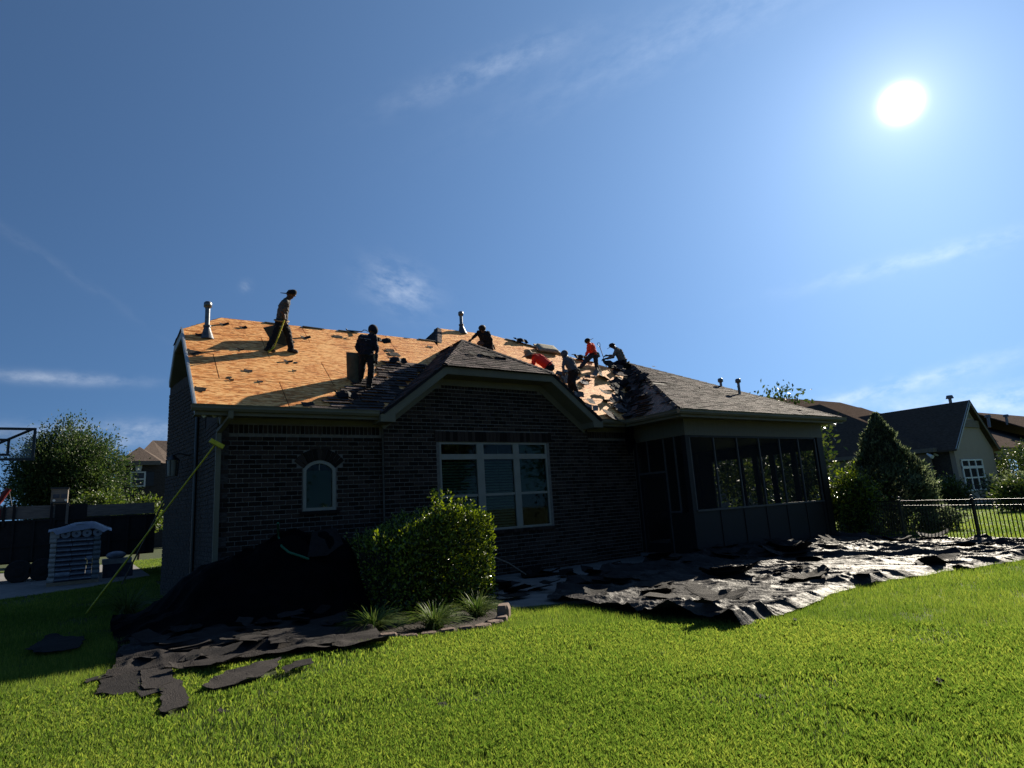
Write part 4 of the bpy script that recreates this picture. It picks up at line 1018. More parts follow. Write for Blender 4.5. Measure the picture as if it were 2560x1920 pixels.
torn_sheet('shingle_sheet', G((238, 1748), (250, 1712), (292, 1680), (348, 1672), (352, 1738), (290, 1750)), .045, .035, 'torn_shingle', 'flat dark shingle sheet with a pale scuff at the left end of the debris', 'shingle', seed=1)
torn_sheet('shingle_sheet', G((348, 1668), (430, 1690), (436, 1716), (392, 1738), (354, 1742)), .055, .035, 'torn_shingle', 'square dark shingle sheet in the middle of the left debris', 'shingle', seed=2)
torn_sheet('shingle_sheet', G((395, 1720), (452, 1712), (474, 1784), (412, 1803), (398, 1800), (404, 1748)), .06, .035, 'torn_shingle', 'brown-black shingle strip pointing toward the camera in the left debris', 'shingle', seed=3)
torn_sheet('shingle_sheet', G((342, 1742), (400, 1738), (404, 1752), (350, 1760)), .06, .05, 'torn_shingle', 'small ragged shingle scrap under the left debris sheets', 'shingle', seed=4)
torn_sheet('shingle_sheet', G((210, 1712), (282, 1692), (280, 1704), (215, 1722)), .05, .06, 'torn_shingle', 'thin curled shingle strip at the far left edge of the debris', 'shingle', seed=5)
torn_sheet('shingle_sheet', G((508, 1738), (560, 1700), (700, 1668), (690, 1690), (600, 1728), (530, 1742)), .06, .16, 'torn_shingle', 'long curled shingle strip alone on the grass', 'shingle', seed=6)
torn_sheet('shingle_sheet', G((700, 1690), (780, 1666), (784, 1680), (716, 1702)), .09, .1, 'torn_shingle', 'small folded shingle scrap at the edge of the bed shadow', 'shingle', seed=7)
torn_sheet('shingle_sheet', G((60, 1640), (120, 1600), (210, 1605), (200, 1630), (110, 1648)), .07, .05, 'torn_shingle', 'dark shingle sheet lying in shade on the grass at far left', 'shingle', seed=8)
torn_sheet('shingle_sheet', G((665, 1600), (715, 1598), (722, 1640), (676, 1641)), .14, .03, 'torn_shingle', 'square shingle lying on the felt beside the bed', 'shingle', seed=9)
torn_sheet('shingle_sheet', G((300, 1662), (318, 1640), (392, 1662), (380, 1674)), .12, .16, 'felt', 'bent black felt edge at the corner of the debris', 'shingle', seed=10)
# loose shingle scraps over the right tarp
SCR = []; SCL = []; SCM = []
for k in range(6):
    mb = MB(); w, l_ = .5 * random.uniform(.7, 1.3), .3 * random.uniform(.7, 1.2); nx_, ny_ = 7, 4; cu = random.uniform(-.22, .22); vv = []
    for i in range(nx_):
        for j in range(ny_):
            a, b = (i / (nx_ - 1) - .5) * w, (j / (ny_ - 1) - .5) * l_; jit = .025 if i in (0, nx_ - 1) or j in (0, ny_ - 1) else 0
            vv.append((a + random.uniform(-jit, jit), b + random.uniform(-jit, jit), cu * (a * 2.2) ** 2 + .12 * cu * math.sin(6 * b) + random.uniform(-.006, .006)))
    fs = [(i * ny_ + j, (i + 1) * ny_ + j, (i + 1) * ny_ + j + 1, i * ny_ + j + 1) for i in range(nx_ - 1) for j in range(ny_ - 1)]
    mb.add(vv, fs); mb.add([(a, b, c - .008) for a, b, c in vv], [f[::-1] for f in fs]); SCR.append(mb.mesh('shingle_scrap', 'torn_shingle')); SCL.append(mb.mesh('shingle_scrap', 'torn_sunlit')); SCM.append(mb.mesh('shingle_scrap', 'shingle'))
def scrap(loc, rz, label, group, tilt=.15, s=1., normal=None, m=None):
    o = link('shingle_scrap', SCR[random.randrange(6)]); q = Vector((normal if normal is not None else (0, 0, 1))).to_track_quat('Z', 'Y')
    from mathutils import Euler
    o.rotation_mode = 'QUATERNION'; o.rotation_quaternion = q @ Euler((random.uniform(-tilt, tilt), random.uniform(-tilt, tilt), rz)).to_quaternion()
    o.location = tuple(loc); o.scale = (s, s, s); return tag(o, label, 'shingle scrap', group)
inside = 0
while inside < 64:
    x, y = random.uniform(6.8, 20), random.uniform(5.4, 11.3)
    if not in_poly(np.array([x]), np.array([y]), TARP)[0]: continue
    if random.random() < .45 and y < 8: continue
    z = float(tarp_h(np.array(x), np.array(y))); scrap((x, y, z + .035), random.random() * 6.3, 'torn dark shingle scrap lying on the crumpled black tarp', 'shingle scraps on the right tarp', .14, random.uniform(.8, 1.9)); inside += 1
for k in range(22):
    x, y = random.uniform(6.3, 9.5), random.uniform(9.2, 12.6); scrap((x, y, .06 + random.random() * .08), random.random() * 6.3, 'torn shingle scrap in shade on the concrete below the big window', 'shingle scraps on the concrete', .2, random.uniform(.8, 1.8))
for k in range(26):
    x, y = random.uniform(.9, 3.4), random.uniform(8.3, 11.2); scrap((x, y, .12 + random.random() * .05), random.random() * 6.3, 'shingle scrap scattered on the brown felt left of the bed', 'shingle scraps on the felt', .12, random.uniform(.6, 1.3))
# scraps left on the bare deck and in the right valley
for (px, py, s) in [(560, 812, .7), (608, 820, .9), (763, 845, .8), (845, 842, 1.0), (720, 905, .6), (740, 907, .5), (574, 944, .5), (578, 951, .5), (620, 928, .6), (735, 928, .5), (770, 1012, .9), (975, 877, 1.0), (985, 886, 1.3), (498, 838, .8), (483, 882, 1.2), (500, 974, .9), (895, 905, .7), (1075, 868, .7), (980, 905, .8), (690, 855, .5), (600, 875, .5), (650, 955, .5)]:
    p = PM.hit(px, py); scrap(p + PM.n * .012, random.uniform(-.4, .4), 'dark shingle scrap left on the bare left roof deck', 'shingle scraps on the roof deck', .02, s * .55, PM.n)
for k in range(95):
    t = random.random() ** .8; x = 12.4 + 3.5 * t; vy = 13.1 + .869 * (x - 12.9); y = vy + random.gauss(.05, .42)
    if y > 16.6 or y < 11.3 + (x - 12.9) * 1.3: continue
    on = PM if y > vy else PPL; z = on.z(x, y)
    if x < 12.95 and y < 13.1: continue
    o = scrap((x, y, z + .04 + random.random() * .07), random.random() * 6.3, 'loose torn shingle piled in the roof valley beside the porch', 'loose shingles in the right valley', .3, random.uniform(.5, 1.2), on.n)
    if random.random() < .5: o.data = SCM[random.randrange(6)]
for k in range(26):
    p = PM.hit(random.uniform(1398, 1495), 0) if False else PM.hit(*random.choice([(1402, 940), (1410, 952), (1420, 960), (1455, 945), (1470, 950), (1485, 955), (1465, 965), (1448, 995), (1460, 1005), (1475, 1020), (1480, 1030), (1450, 960), (1490, 940)])) + PM.u * random.gauss(0, .15) + PM.v * random.gauss(0, .12)
    o = scrap(p + PM.n * (.05 + .06 * random.random()), random.random() * 6.3, 'crumpled shingle scrap painted pale as sunlit on the deck beside the right valley', 'scraps painted sunlit beside the right valley', .5, random.uniform(.35, .75), PM.n)
    o.data = SCL[random.randrange(6)]
for (px, py, lb) in ((952, 857, 'black curled felt flap on the deck right of the navy-clad worker'), (990, 906, 'black felt flap above the left valley'), (862, 993, 'black folded felt flap near the left gutter'), (1300, 856, 'dark crumpled felt on the far ridge left of the straw hat'), (1445, 897, 'dark felt lump on the ridge left of the orange-shirted worker')):
    p = PM.hit(px, py); mb = MB(); n = 8; gv = []; k0 = random.random() * 9
    for i in range(n):
        for j in range(n):
            u, w = i / (n - 1) - .5, j / (n - 1) - .5; q = p + PM.u * u * .5 * random.uniform(.92, 1.05) + PM.v * w * .3 + PM.n * (.03 + .13 * abs(math.sin(5 * u + k0)) * (1 - abs(w)) + .02 * random.random()); gv.append(q)
    fs = [(i * n + j, (i + 1) * n + j, (i + 1) * n + j + 1, i * n + j + 1) for i in range(n - 1) for j in range(n - 1)]
    mb.add(gv, fs); mb.add([g_ - PM.n * .012 for g_ in gv], [f[::-1] for f in fs]); tag(mb.build('felt_flap', 'felt'), lb, 'roofing felt')
# ragged felt on the little front hip
for (u, v, s) in ((.15, 1.05, 1.0), (.55, .95, .8), (-.35, 1.0, .5)):
    scrap(PGC.at(u, v, .05), random.uniform(-.3, .3), 'torn flap on the shingled hip above the big window', 'torn flaps on the small hip', .15, s, PGC.n)
for (px, py, s) in ((1685, 945, 1.0), (1650, 935, .7), (1635, 918, .7), (2000, 1026, .6), (1745, 973, .6)):
    scrap(PPF.hit(px, py) + PPF.n * .04, random.uniform(-.3, .3), 'torn scrap on the shingled porch roof slope', 'torn scraps on the porch roof', .1, s * .7, PPF.n)
# garden hose
def march(px, py, hf):
    d = ray(px, py); t = 6.
    while t < 20:
        p = EYE + d * t
        if p[2] < hf(np.array(p[0]), np.array(p[1])): return p
        t += .03
    return EYE + d * 13
hp = [march(px, py, mound_h) + V3(0, -.06, .03) for px, py in ((693, 1312), (694, 1345), (702, 1370), (720, 1385), (745, 1393), (770, 1402))]
tag(MB().tube(hp, .022, 8).build('garden_hose', 'hose_green'), 'green garden hose curving over the black tarp by the wall', 'hose')
q = [march(px, py, mound_h) + V3(0, -.05, .02) for px, py in ((778, 1332), (838, 1322), (856, 1362), (815, 1392), (766, 1396))]
mb = MB(); mb.prism(q, (0, -.012, .004)); tag(mb.build('felt_sheet', 'torn_shingle'), 'stiff dark sheet propped on the black tarp below the arched window', 'roofing felt')
a, b = on_z(1222, 1388, .55), on_z(1320, 1440, .05); a = on_y(1222, 1388, 11.3); b = on_y(1315, 1436, 11.6)
tag(MB().tube([a, (a + b) / 2 + V3(0, 0, .05), b], [.018, .016, .012], 7).build('stick', 'wood_grey'), 'grey stick leaning out from behind the hedge', 'stick')

# ================================================================ tools leaning left of the house
def broom():
    e = empty('push_broom', (.08, 16.4, 0)); tag(e, 'long yellow-handled push broom leaning on the house corner', 'broom')
    a = V3(.08, 16.45, .0); b = on_y(536, 1114, 13.38); d = (b - a) / np.linalg.norm(b - a)
    MB().tube([a, a + (b - a) * .33], .022, 8).build('handle', 'yellow_paint', e); MB().tube([a + (b - a) * .3, b], .017, 8).build('handle', 'yellow_paint', e)
    h0, h1 = on_y(524, 1101, 13.36), on_y(558, 1119, 13.36); ax = (h1 - h0) / 2; up = np.cross(ax, (0, 1., 0)); up /= np.linalg.norm(up)
    MB().obox((h0 + h1) / 2, ax, V3(0, .035, 0), up * .035).build('head', 'yellow_paint', e); MB().obox((h0 + h1) / 2 + V3(0, -.06, 0), ax * .97, V3(0, .03, 0), up * .04).build('bristles', 'yellow_paint', e)
broom()
a, b = V3(1.0, 24, .0), on_x(460, 1155, 2.02); tag(MB().tube([a, b], .024, 8).build('pole', 'wood_grey'), 'thin grey pole leaning on the left side wall behind the broom', 'pole')
# ================================================================ metal fence at right
def fence():
    e = empty('metal_fence', (18.94, 6.96, 0)); tag(e, 'black metal picket fence running past the right end of the tarp', 'fence')
    p0, p1 = V3(20.5, 9.45, 0), V3(18.94, 6.96, 0); st = p1 - p0; L_ = np.linalg.norm(st); d = st / L_; H = 1.13; nrm = V3(d[1], -d[0], 0)
    for k in range(-2, 3):
        a = p0 + st * k
        MB().obox(a + V3(0, 0, H * .51), d * .032, nrm * .032, V3(0, 0, H * .53)).build('post', 'black_metal', e); MB().ball(a + V3(0, 0, H * 1.05 + .035), .045).build('post_cap', 'black_metal', e)
        if k == 2: break
        m_ = a + st / 2
        for z, hh in ((H, .016), (H - .14, .014), (.12, .016)): MB().obox(m_ + V3(0, 0, z), st / 2, nrm * .014, V3(0, 0, hh)).build('rail', 'black_metal', e)
        for i in range(1, 23): MB().obox(a + st * i / 23 + V3(0, 0, H * .5 + .02), d * .009, nrm * .009, V3(0, 0, H * .5 - .01)).build('picket', 'black_metal', e)
fence()

# small scraps trodden into the sunlit lawn
for (px, py) in ((1195, 1762), (1110, 1775), (1905, 1752), (1660, 1640), (2230, 1610), (1990, 1560), (760, 1705), (690, 1740), (560, 1790), (1420, 1830), (2350, 1720)):
    p = on_z(px, py); scrap((p[0], p[1], .035), random.random() * 6.3, 'small dark scrap trodden into the sunlit lawn', 'small scraps on the sunlit lawn', .25, random.uniform(.12, .3))
# ================================================================ neighbouring houses
def roof_poly(name, pts, m, parent, th=.12): return MB().prism(pts, (0, 0, -th)).build(name, m, parent)
def right_house():
    e = empty('neighbour_house', (50, 20, 0)); tag(e, 'pale brick house with dark roofs and a front gable beyond the fence', 'house')
    C = on_z(2391, 1122.6, 3.7); Yg = C[1]; A = on_y(2424, 1000, Yg); Rr = on_y(2501, 1107, Yg); Xw = C[0] + .5
    zr = A[2]; xr = A[0]; xe = 2 * xr - C[0]
    yb = Yg + 26
    # gable wing
    roof_poly('roof_slope', [(C[0], Yg, 3.7), (xr, Yg, zr), (xr, yb, zr), (C[0], yb, 3.7)], 'shingle_neigh', e)
    roof_poly('roof_slope', [(xe, Yg, 3.7), (xe, yb, 3.7), (xr, yb, zr), (xr, Yg, zr)], 'shingle_neigh', e)
    MB().prism([(Xw, Yg + .35, 0), (xe - .5, Yg + .35, 0), (xe - .5, Yg + .35, 3.75), (xr, Yg + .35, zr - .35), (Xw, Yg + .35, 3.75)], (0, .3, 0)).build('wall', 'brick_tan', e)
    MB().box(Xw, Xw + .3, Yg + .651, yb, 0, 3.7).build('wall', 'side_brick', e)
    for s, x in ((1, C[0]), (-1, xe)):
        mb = MB(); mb.prism([(x, Yg, 3.72), (xr, Yg, zr + .02), (xr, Yg, zr - .3), (x + s * .3, Yg, 3.68)], (0, .06, 0)); mb.build('rake_board', 'wood_grey' if s < 0 else 'trim_side', e)
    mb = MB(); mb.prism([(xr - .5, Yg + .3, zr - 1.25), (xr + .5, Yg + .3, zr - 1.25), (xr, Yg + .3, zr - .7)], (0, .04, 0)); mb.build('gable_vent', 'trim', e)
    MB().box(xr - 1.35, xr + 1.35, Yg + .2, Yg + .34, zr - 1.95, zr - 1.45).build('gable_beam', 'wood_grey', e)
    # window
    x0, x1, z0, z1 = 49.55, 52.95, .9, 2.97; fr = MB(); y0, y1 = Yg + .27, Yg + .345
    for x in (x0, x0 + (x1 - x0) / 3, x0 + 2 * (x1 - x0) / 3, x1): fr.box(x - .08, x + .08, y0, y1, z0, z1)
    for z in (z0, z0 + .85, z1 - .5, z1): fr.box(x0 - .08, x1 + .08, y0 - .003, y1 - .002, z - (.09 if abs(z - z1 + .5) < .01 else .05), z + (.09 if abs(z - z1 + .5) < .01 else .05))
    w = fr.build('window', 'white_paint', e)
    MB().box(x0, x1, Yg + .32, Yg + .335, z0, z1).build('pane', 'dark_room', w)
    # hip wing to the left
    C1 = on_z(2330, 1121, 3.7); Y1 = C[1] + 1.3; C1 = on_y(2330, 1121, Y1); zE = C1[2]; t, s = 11.5, .47
    ap = V3(52.7, 29.4, on_y(2063, 1012, 29.4)[2])
    roof_poly('roof_slope', [tuple(C1), (C1[0] + 9, Y1, zE), (ap[0] + 7, ap[1], ap[2]), tuple(ap)], 'shingle_neigh', e)
    roof_poly('roof_slope', [tuple(C1), tuple(ap), (ap[0], ap[1] + 30, ap[2]), (C1[0], Y1 + 45, zE)], 'shingle_neigh', e)
    MB().box(C1[0] + .5, C1[0] + .8, Y1 + .5, Y1 + 45, 0, zE).build('wall', 'brick_tan', e); MB().box(C1[0] + .81, Xw - .01, Y1 + .5, Y1 + .8, 0, zE).build('wall', 'brick_tan', e)
    MB().box(C1[0] - .1, C1[0], Y1 - .1, Y1 + 45, zE - .25, zE + .03).build('gutter', 'wood_grey', e); MB().box(C1[0] + .01, C[0] + 1, Y1 - .1, Y1, zE - .25, zE + .03).build('gutter', 'wood_grey', e)
    MB().tube([(C1[0] + .35, Y1 + .4, zE - .2), (C1[0] + .35, Y1 + .4, 0)], .09, 6).build('downspout', 'wood_grey', e)
    # taller roof behind
    Yr = ap[1] + 9; r0, r1, r2 = on_y(1880, 989, Yr), on_y(2100, 1006, Yr), on_y(2200, 1040, Yr - 2)
    roof_poly('roof_slope', [tuple(r0), tuple(r1), (r2[0] + 3, Yr - 9, r1[2] - 5), (r0[0], Yr - 9, r1[2] - 5)], 'shingle_neigh', e)
    roof_poly('roof_slope', [tuple(r1), (r2[0] + 3, Yr - 9, r1[2] - 5), (r2[0] + 3, Yr + 9, r1[2] - 5)], 'shingle_neigh', e)
    mb = MB(); p = on_y(2376, 1004, Yg + 3); mb.tube([p + V3(0, 0, -.8), p + V3(0, 0, .25)], .12, 8); mb.tube([p + V3(0, 0, .25), p + V3(0, 0, .5)], [.3, .22], 8); mb.build('vent_pipe', 'galvanised', e)
    fl = on_y(2327, 1140, Y1 + .3); mb = MB()
    for k in (-.5, .5): mb = MB(); mb.tube([fl + V3(k, 0, .15), fl + V3(k * 1.5, -.4, -.1)], [.06, .13], 8); mb.build('flood_light', 'bulb_white', e)
right_house()
def far_right_house():
    e = empty('neighbour_house', (75, 22, 0)); tag(e, 'low brown-roofed house at the far right edge beyond the gabled house', 'house')
    Y = 30.; a, b = on_y(2430, 1030, Y), on_y(2640, 1078, Y); zE = a[2] - 4.2
    roof_poly('roof_slope', [tuple(a), (b[0] + 10, Y, a[2]), (b[0] + 10, Y - 9, zE), (a[0] - 6, Y - 9, zE)], 'shingle_brown', e)
    roof_poly('roof_slope', [(a[0], Y + .05, a[2]), (a[0] - 6, Y + 9, zE), (b[0] + 10, Y + 9, zE), (b[0] + 10, Y + .05, a[2])], 'shingle_brown', e)
    MB().box(a[0] + 4, b[0] + 10, Y - 8.5, Y - 8.2, 0, zE - .3).build('wall', 'side_brick', e)
    MB().box(a[0] - 4, b[0] + 10, Y - 9.15, Y - 9, zE - .6, zE).build('fascia', 'wood_grey', e)
    Y2 = 22.; c = on_y(2470, 1118, Y2); d = on_y(2600, 1128, Y2)
    roof_poly('porch_roof', [(c[0] + 2, Y2, c[2]), (d[0] + 12, Y2, c[2]), (d[0] + 12, Y2 + 8, c[2] + 3.4), (c[0] + 2, Y2 + 8, c[2] + 3.4)], 'shingle_brown', e)
    MB().box(c[0] + 2, d[0] + 12, Y2, Y2 + .2, c[2] - 1.1, c[2] - .1).build('porch_beam', 'wood_grey', e)
    for k in range(4): x = c[0] + 4 + 4.5 * k; MB().box(x, x + .6, Y2 + .2, Y2 + .8, 0, c[2] - .8).build('porch_post', 'porch_wood', e)
    MB().box(c[0] + 2, d[0] + 12, Y2 + 7.5, Y2 + 7.8, 0, c[2]).build('porch_back_wall', 'porch_wood', e)
    for (px, py, py0) in ((2470, 1043, 1064), (2515, 1042, 1058)):
        p = on_y(px, py, Y - 4); q = on_y(px + 4, py0 + 4, Y - 4); MB().tube([q, p], .14, 8).build('vent_pipe', 'galvanised', e); MB().tube([p, p + V3(0, 0, .25)], [.3, .25], 8).build('vent_cap', 'galvanised', e)
far_right_house()
for (px, py, dep, r, lb) in ((2362, 1238, 38, 1.1, 'dark shrub against the pale wall left of the neighbour window'), (2528, 1228, 36, 1.1, 'dark shrub right of the neighbour window'), (2556, 1248, 30, .8, 'low shrub with pale tips at the right edge'), (2556, 1175, 46, 1.5, 'light green small tree before the far right porch')):
    c = at_depth(px, py, dep); tree('shrub', lb, (c[0], c[1], 0), c[2] + r, (r, r, c[2]), (c[0], c[1], max(c[2], .8)), 'leaf_magnolia' if 'pale' in lb or 'light' in lb else 'leaf_conifer', 90, 50, .25, .18, 'shrub', .05, inner=.4, limbs=6)
def left_house():
    e = empty('neighbour_house', (6, 64, 0)); tag(e, 'brown-roofed brick house beyond the driveway behind the young trees', 'house')
    D = 55; P = lambda px, py, k=0: at_depth(px, py, D + k)
    w0, w1 = P(295, 1260), P(450, 1260); zE = P(330, 1155)[2]; Y0 = w0[1]
    MB().box(w0[0], w1[0] + 6, Y0, Y0 + .3, 0, zE).build('wall', 'side_brick', e); MB().box(w0[0], w0[0] + .3, Y0 + .31, Y0 + 10, 0, zE).build('wall', 'side_brick', e)
    ap = on_y(349, 1117, Y0 + 3.2); l_ = on_y(292, 1154, Y0 - .4); r_ = on_y(402, 1152, Y0 - .4); z0 = (l_[2] + r_[2]) / 2
    roof_poly('roof_slope', [(l_[0], Y0 - .4, z0), (r_[0], Y0 - .4, z0), tuple(ap)], 'shingle_brown', e)
    roof_poly('roof_slope', [(r_[0], Y0 - .4, z0), (r_[0] + 1.5, Y0 + 6, z0 + .2), (ap[0], ap[1] + 6, ap[2]), tuple(ap)], 'shingle_brown', e)
    roof_poly('roof_slope', [(l_[0], Y0 - .4, z0), tuple(ap), (ap[0], ap[1] + 6, ap[2]), (l_[0], Y0 + 8, z0)], 'shingle_brown', e)
    q = [on_y(355, 1128, Y0 + 5), on_y(382, 1101, Y0 + 9), on_y(480, 1104, Y0 + 9), on_y(480, 1190, Y0 + 1), on_y(425, 1172, Y0 + 1)]
    roof_poly('roof_slope', [tuple(x) for x in q[::-1]], 'shingle_brown', e)
    MB().box(l_[0], r_[0], Y0 - .5, Y0 - .41, z0 - .35, z0 + .02).build('fascia', 'wood_grey', e)
    a, b = on_y(329, 1181, Y0 - .05), on_y(361, 1215, Y0 - .05); fr = MB()
    for x in (a[0], b[0]): fr.box(x - .07, x + .07, Y0 - .1, Y0 - .01, b[2], a[2])
    for z in (a[2], (a[2] + b[2]) / 2, b[2]): fr.box(a[0] - .07, b[0] + .07, Y0 - .104, Y0 - .012, z - .06, z + .06)
    w = fr.build('window', 'white_paint', e); MB().box(a[0], b[0], Y0 - .05, Y0 - .03, b[2], a[2]).build('pane', 'wrap_dark', w)
    for x in (a[0] - .75, b[0] + .1): MB().box(x, x + .62, Y0 - .08, Y0 - .005, b[2], a[2]).build('shutter', 'black_metal', e)
    MB().prism([((a[0] + b[0]) / 2 - .2, Y0 - .1, a[2] + .1), ((a[0] + b[0]) / 2 + .2, Y0 - .1, a[2] + .1), ((a[0] + b[0]) / 2 + .3, Y0 - .1, a[2] + .75), ((a[0] + b[0]) / 2 - .3, Y0 - .1, a[2] + .75)], (0, .09, 0)).build('keystone', 'white_paint', e)
left_house()

# ================================================================ things on the driveway
def goal():
    Y = 17.; tr, br = on_y(92, 1070, Y), on_y(92, 1151, Y); W = 1.75; H = tr[2] - br[2]; x1 = tr[0]; x0 = x1 - W; z0, z1 = br[2], tr[2]
    e = empty('basketball_goal', (x0 + W / 2, Y, 0)); tag(e, 'basketball goal with clear framed backboard at the left edge', 'basketball goal')
    for b_ in ((x0, x1, z1 - .05, z1), (x0, x1, z0, z0 + .05)): MB().box(b_[0], b_[1], Y - .03, Y + .03, b_[2], b_[3]).build('board_frame', 'black_metal', e)
    for x in (x0, x1 - .05): MB().box(x, x + .05, Y - .031, Y + .031, z0 + .05, z1 - .05).build('board_frame', 'black_metal', e)
    MB().box(x0 + .05, x1 - .05, Y - .006, Y + .006, z0 + .05, z1 - .05).build('board_glass', 'acrylic', e)
    xm = (x0 + x1) / 2
    MB().tube([(xm - .2, Y - .05, z0 + .1), (x1 - .06, Y - .05, z1 - .03)], .03, 6).build('brace', 'black_metal', e)
    MB().tube([(x0 + .06, Y - .05, z1 - .03), (xm + .2, Y - .05, z0 + .1)], .03, 6).build('brace', 'black_metal', e)
    for q in (((xm + .42, z0 + .1), (xm + .42, z0 + H * .62)), ((xm - .42, z0 + .1), (xm - .42, z0 + H * .62)), ((xm - .42, z0 + H * .62), (xm + .42, z0 + H * .62)), ((xm - .42, z0 + .12), (xm + .42, z0 + .12))):
        MB().tube([(q[0][0], Y - .04, q[0][1]), (q[1][0], Y - .04, q[1][1])], .028, 6).build('target_square', 'black_metal', e)
    MB().tube([(xm, Y - .1, z0 + .1), (xm - .3, Y - 1.0, z0 - 1.2), (xm - .3, Y - 1.0, 0)], .06, 8).build('pole', 'black_metal', e)
    rc = V3(xm, Y + .32, z0 + .08); MB().tube([rc + V3(.23 * math.cos(t), .23 * math.sin(t), 0) for t in np.linspace(0, 2 * math.pi, 17)], .011, 6, False).build('rim', 'trailer_red', e)
    mb = MB()
    for k in range(12):
        a = 2 * math.pi * k / 12
        for s in (1, -1): mb.tube([rc + V3((.23 - .09 * t) * math.cos(a + s * t * .8), (.23 - .09 * t) * math.sin(a + s * t * .8), -.42 * t) for t in (0, .33, .66, 1)], .006, 4, False)
    mb.build('net', 'white_paint', e)
goal()
def pallet():
    e = empty('shingle_pallet', (-.3, 26.6, 0)); tag(e, 'wrapped stack of white and dark shingle bundles on a pallet under a bluish sheet', 'pallet')
    x0, x1, y0, y1 = -1.02, .42, 26.15, 27.4; z = .14; zt = 1.55
    for k in range(3): MB().box(x0, x1, y0 + k * .55, y0 + k * .55 + .12, .0, .1).build('skid', 'tan_wood', e)
    MB().box(x0, x1, y0, y1, .1, .135).build('deck_board', 'tan_wood', e)
    nl = 9; hh = (zt - z) / nl
    for l_ in range(nl):
        j = random.uniform(-.025, .025); zz = z + l_ * hh
        cuts = [x0 + .02 + j, x0 + .2, x0 + .62 + random.uniform(-.03, .03), x0 + 1.05 + random.uniform(-.03, .03), x1 - .22, x1 + j]
        ms = ['wrap_white', 'wrap_dark', 'wrap_dark', 'wrap_dark', 'wrap_teal']
        for i in range(5):
            mb = MB(); a, b = cuts[i] + .006, cuts[i + 1] - .006
            prof = [(y0 + random.uniform(-.012, .012), zz + .008), (y0 - .03, zz + hh * .4), (y0 - .012, zz + hh - .008), (y1, zz + hh - .008), (y1 + .02, zz + hh * .5), (y1, zz + .008)]
            mb.prism([(a, p[0], p[1]) for p in prof], (b - a, 0, 0)); mb.build('bundle', ms[i] if not (i in (1, 2, 3) and random.random() < .12) else 'wrap_blue', e)
            if i in (1, 2, 3): MB().box(a, b, y0 - .036, y0 - .03, zz + hh * .32, zz + hh * .6).build('bundle_band', 'wrap_blue', e)
    for k in range(4):
        xc = x0 + .42 + k * .3; MB().tube([(xc, y0 - .02, zt + .13), (xc, y1 - .1, zt + .13)], .135, 16).build('underlay_roll', 'wrap_blue', e); MB().tube([(xc, y0 - .03, zt + .13), (xc, y0 - .018, zt + .13)], .04, 12).build('roll_core', 'wrap_dark', e)
    MB().box(x0, x0 + .26, y0, y1, zt + .005, zt + .28).build('bundle', 'wrap_white', e)
    MB().box(x0 + .7, x0 + 1.2, y0 + .02, y1 - .1, zt + .275, zt + .43).build('bundle', 'wrap_teal', e)
    n = 16; gv = []
    for i in range(n):
        for j in range(n):
            u, w = i / (n - 1), j / (n - 1); sm_ = lambda t_: (lambda c_: c_ * c_ * (3 - 2 * c_))(min(1, max(0, t_))); top = zt + .29 + .2 * sm_(u / .45) * sm_((1 - u) / .32) + .025 * math.sin(11 * u + 5 * w)
            if u > .85: top -= .05 * (u - .85) / .15
            yy = y0 - .1 + (y1 - y0 + .15) * w; gv.append((x0 - .05 + (x1 - x0 + .33) * u, yy, top - (.24 if j == 0 else .1 if j == 1 else 0) * (1 if .1 < u < .9 else .3)))
    mb = MB(); mb.add(gv, [(i * n + j, (i + 1) * n + j, (i + 1) * n + j + 1, i * n + j + 1) for i in range(n - 1) for j in range(n - 1)], True); mb.build('cover_sheet', 'plastic_clear', e)
pallet()
e = empty('roofing_bags', (1.0, 28.2, 0)); tag(e, 'blue and white bags on a small stack right of the shingle pallet', 'bags')
MB().box(.55, 1.5, 28.0, 28.8, 0, .5).build('stack', 'wrap_dark', e); MB().box(.52, 1.45, 27.97, 28.8, .5, .68).build('white_bag', 'wrap_white', e); MB().ball((.95, 28.3, .8), .3, sc=(1.1, .9, .5)).build('blue_bag', 'wrap_blue', e)
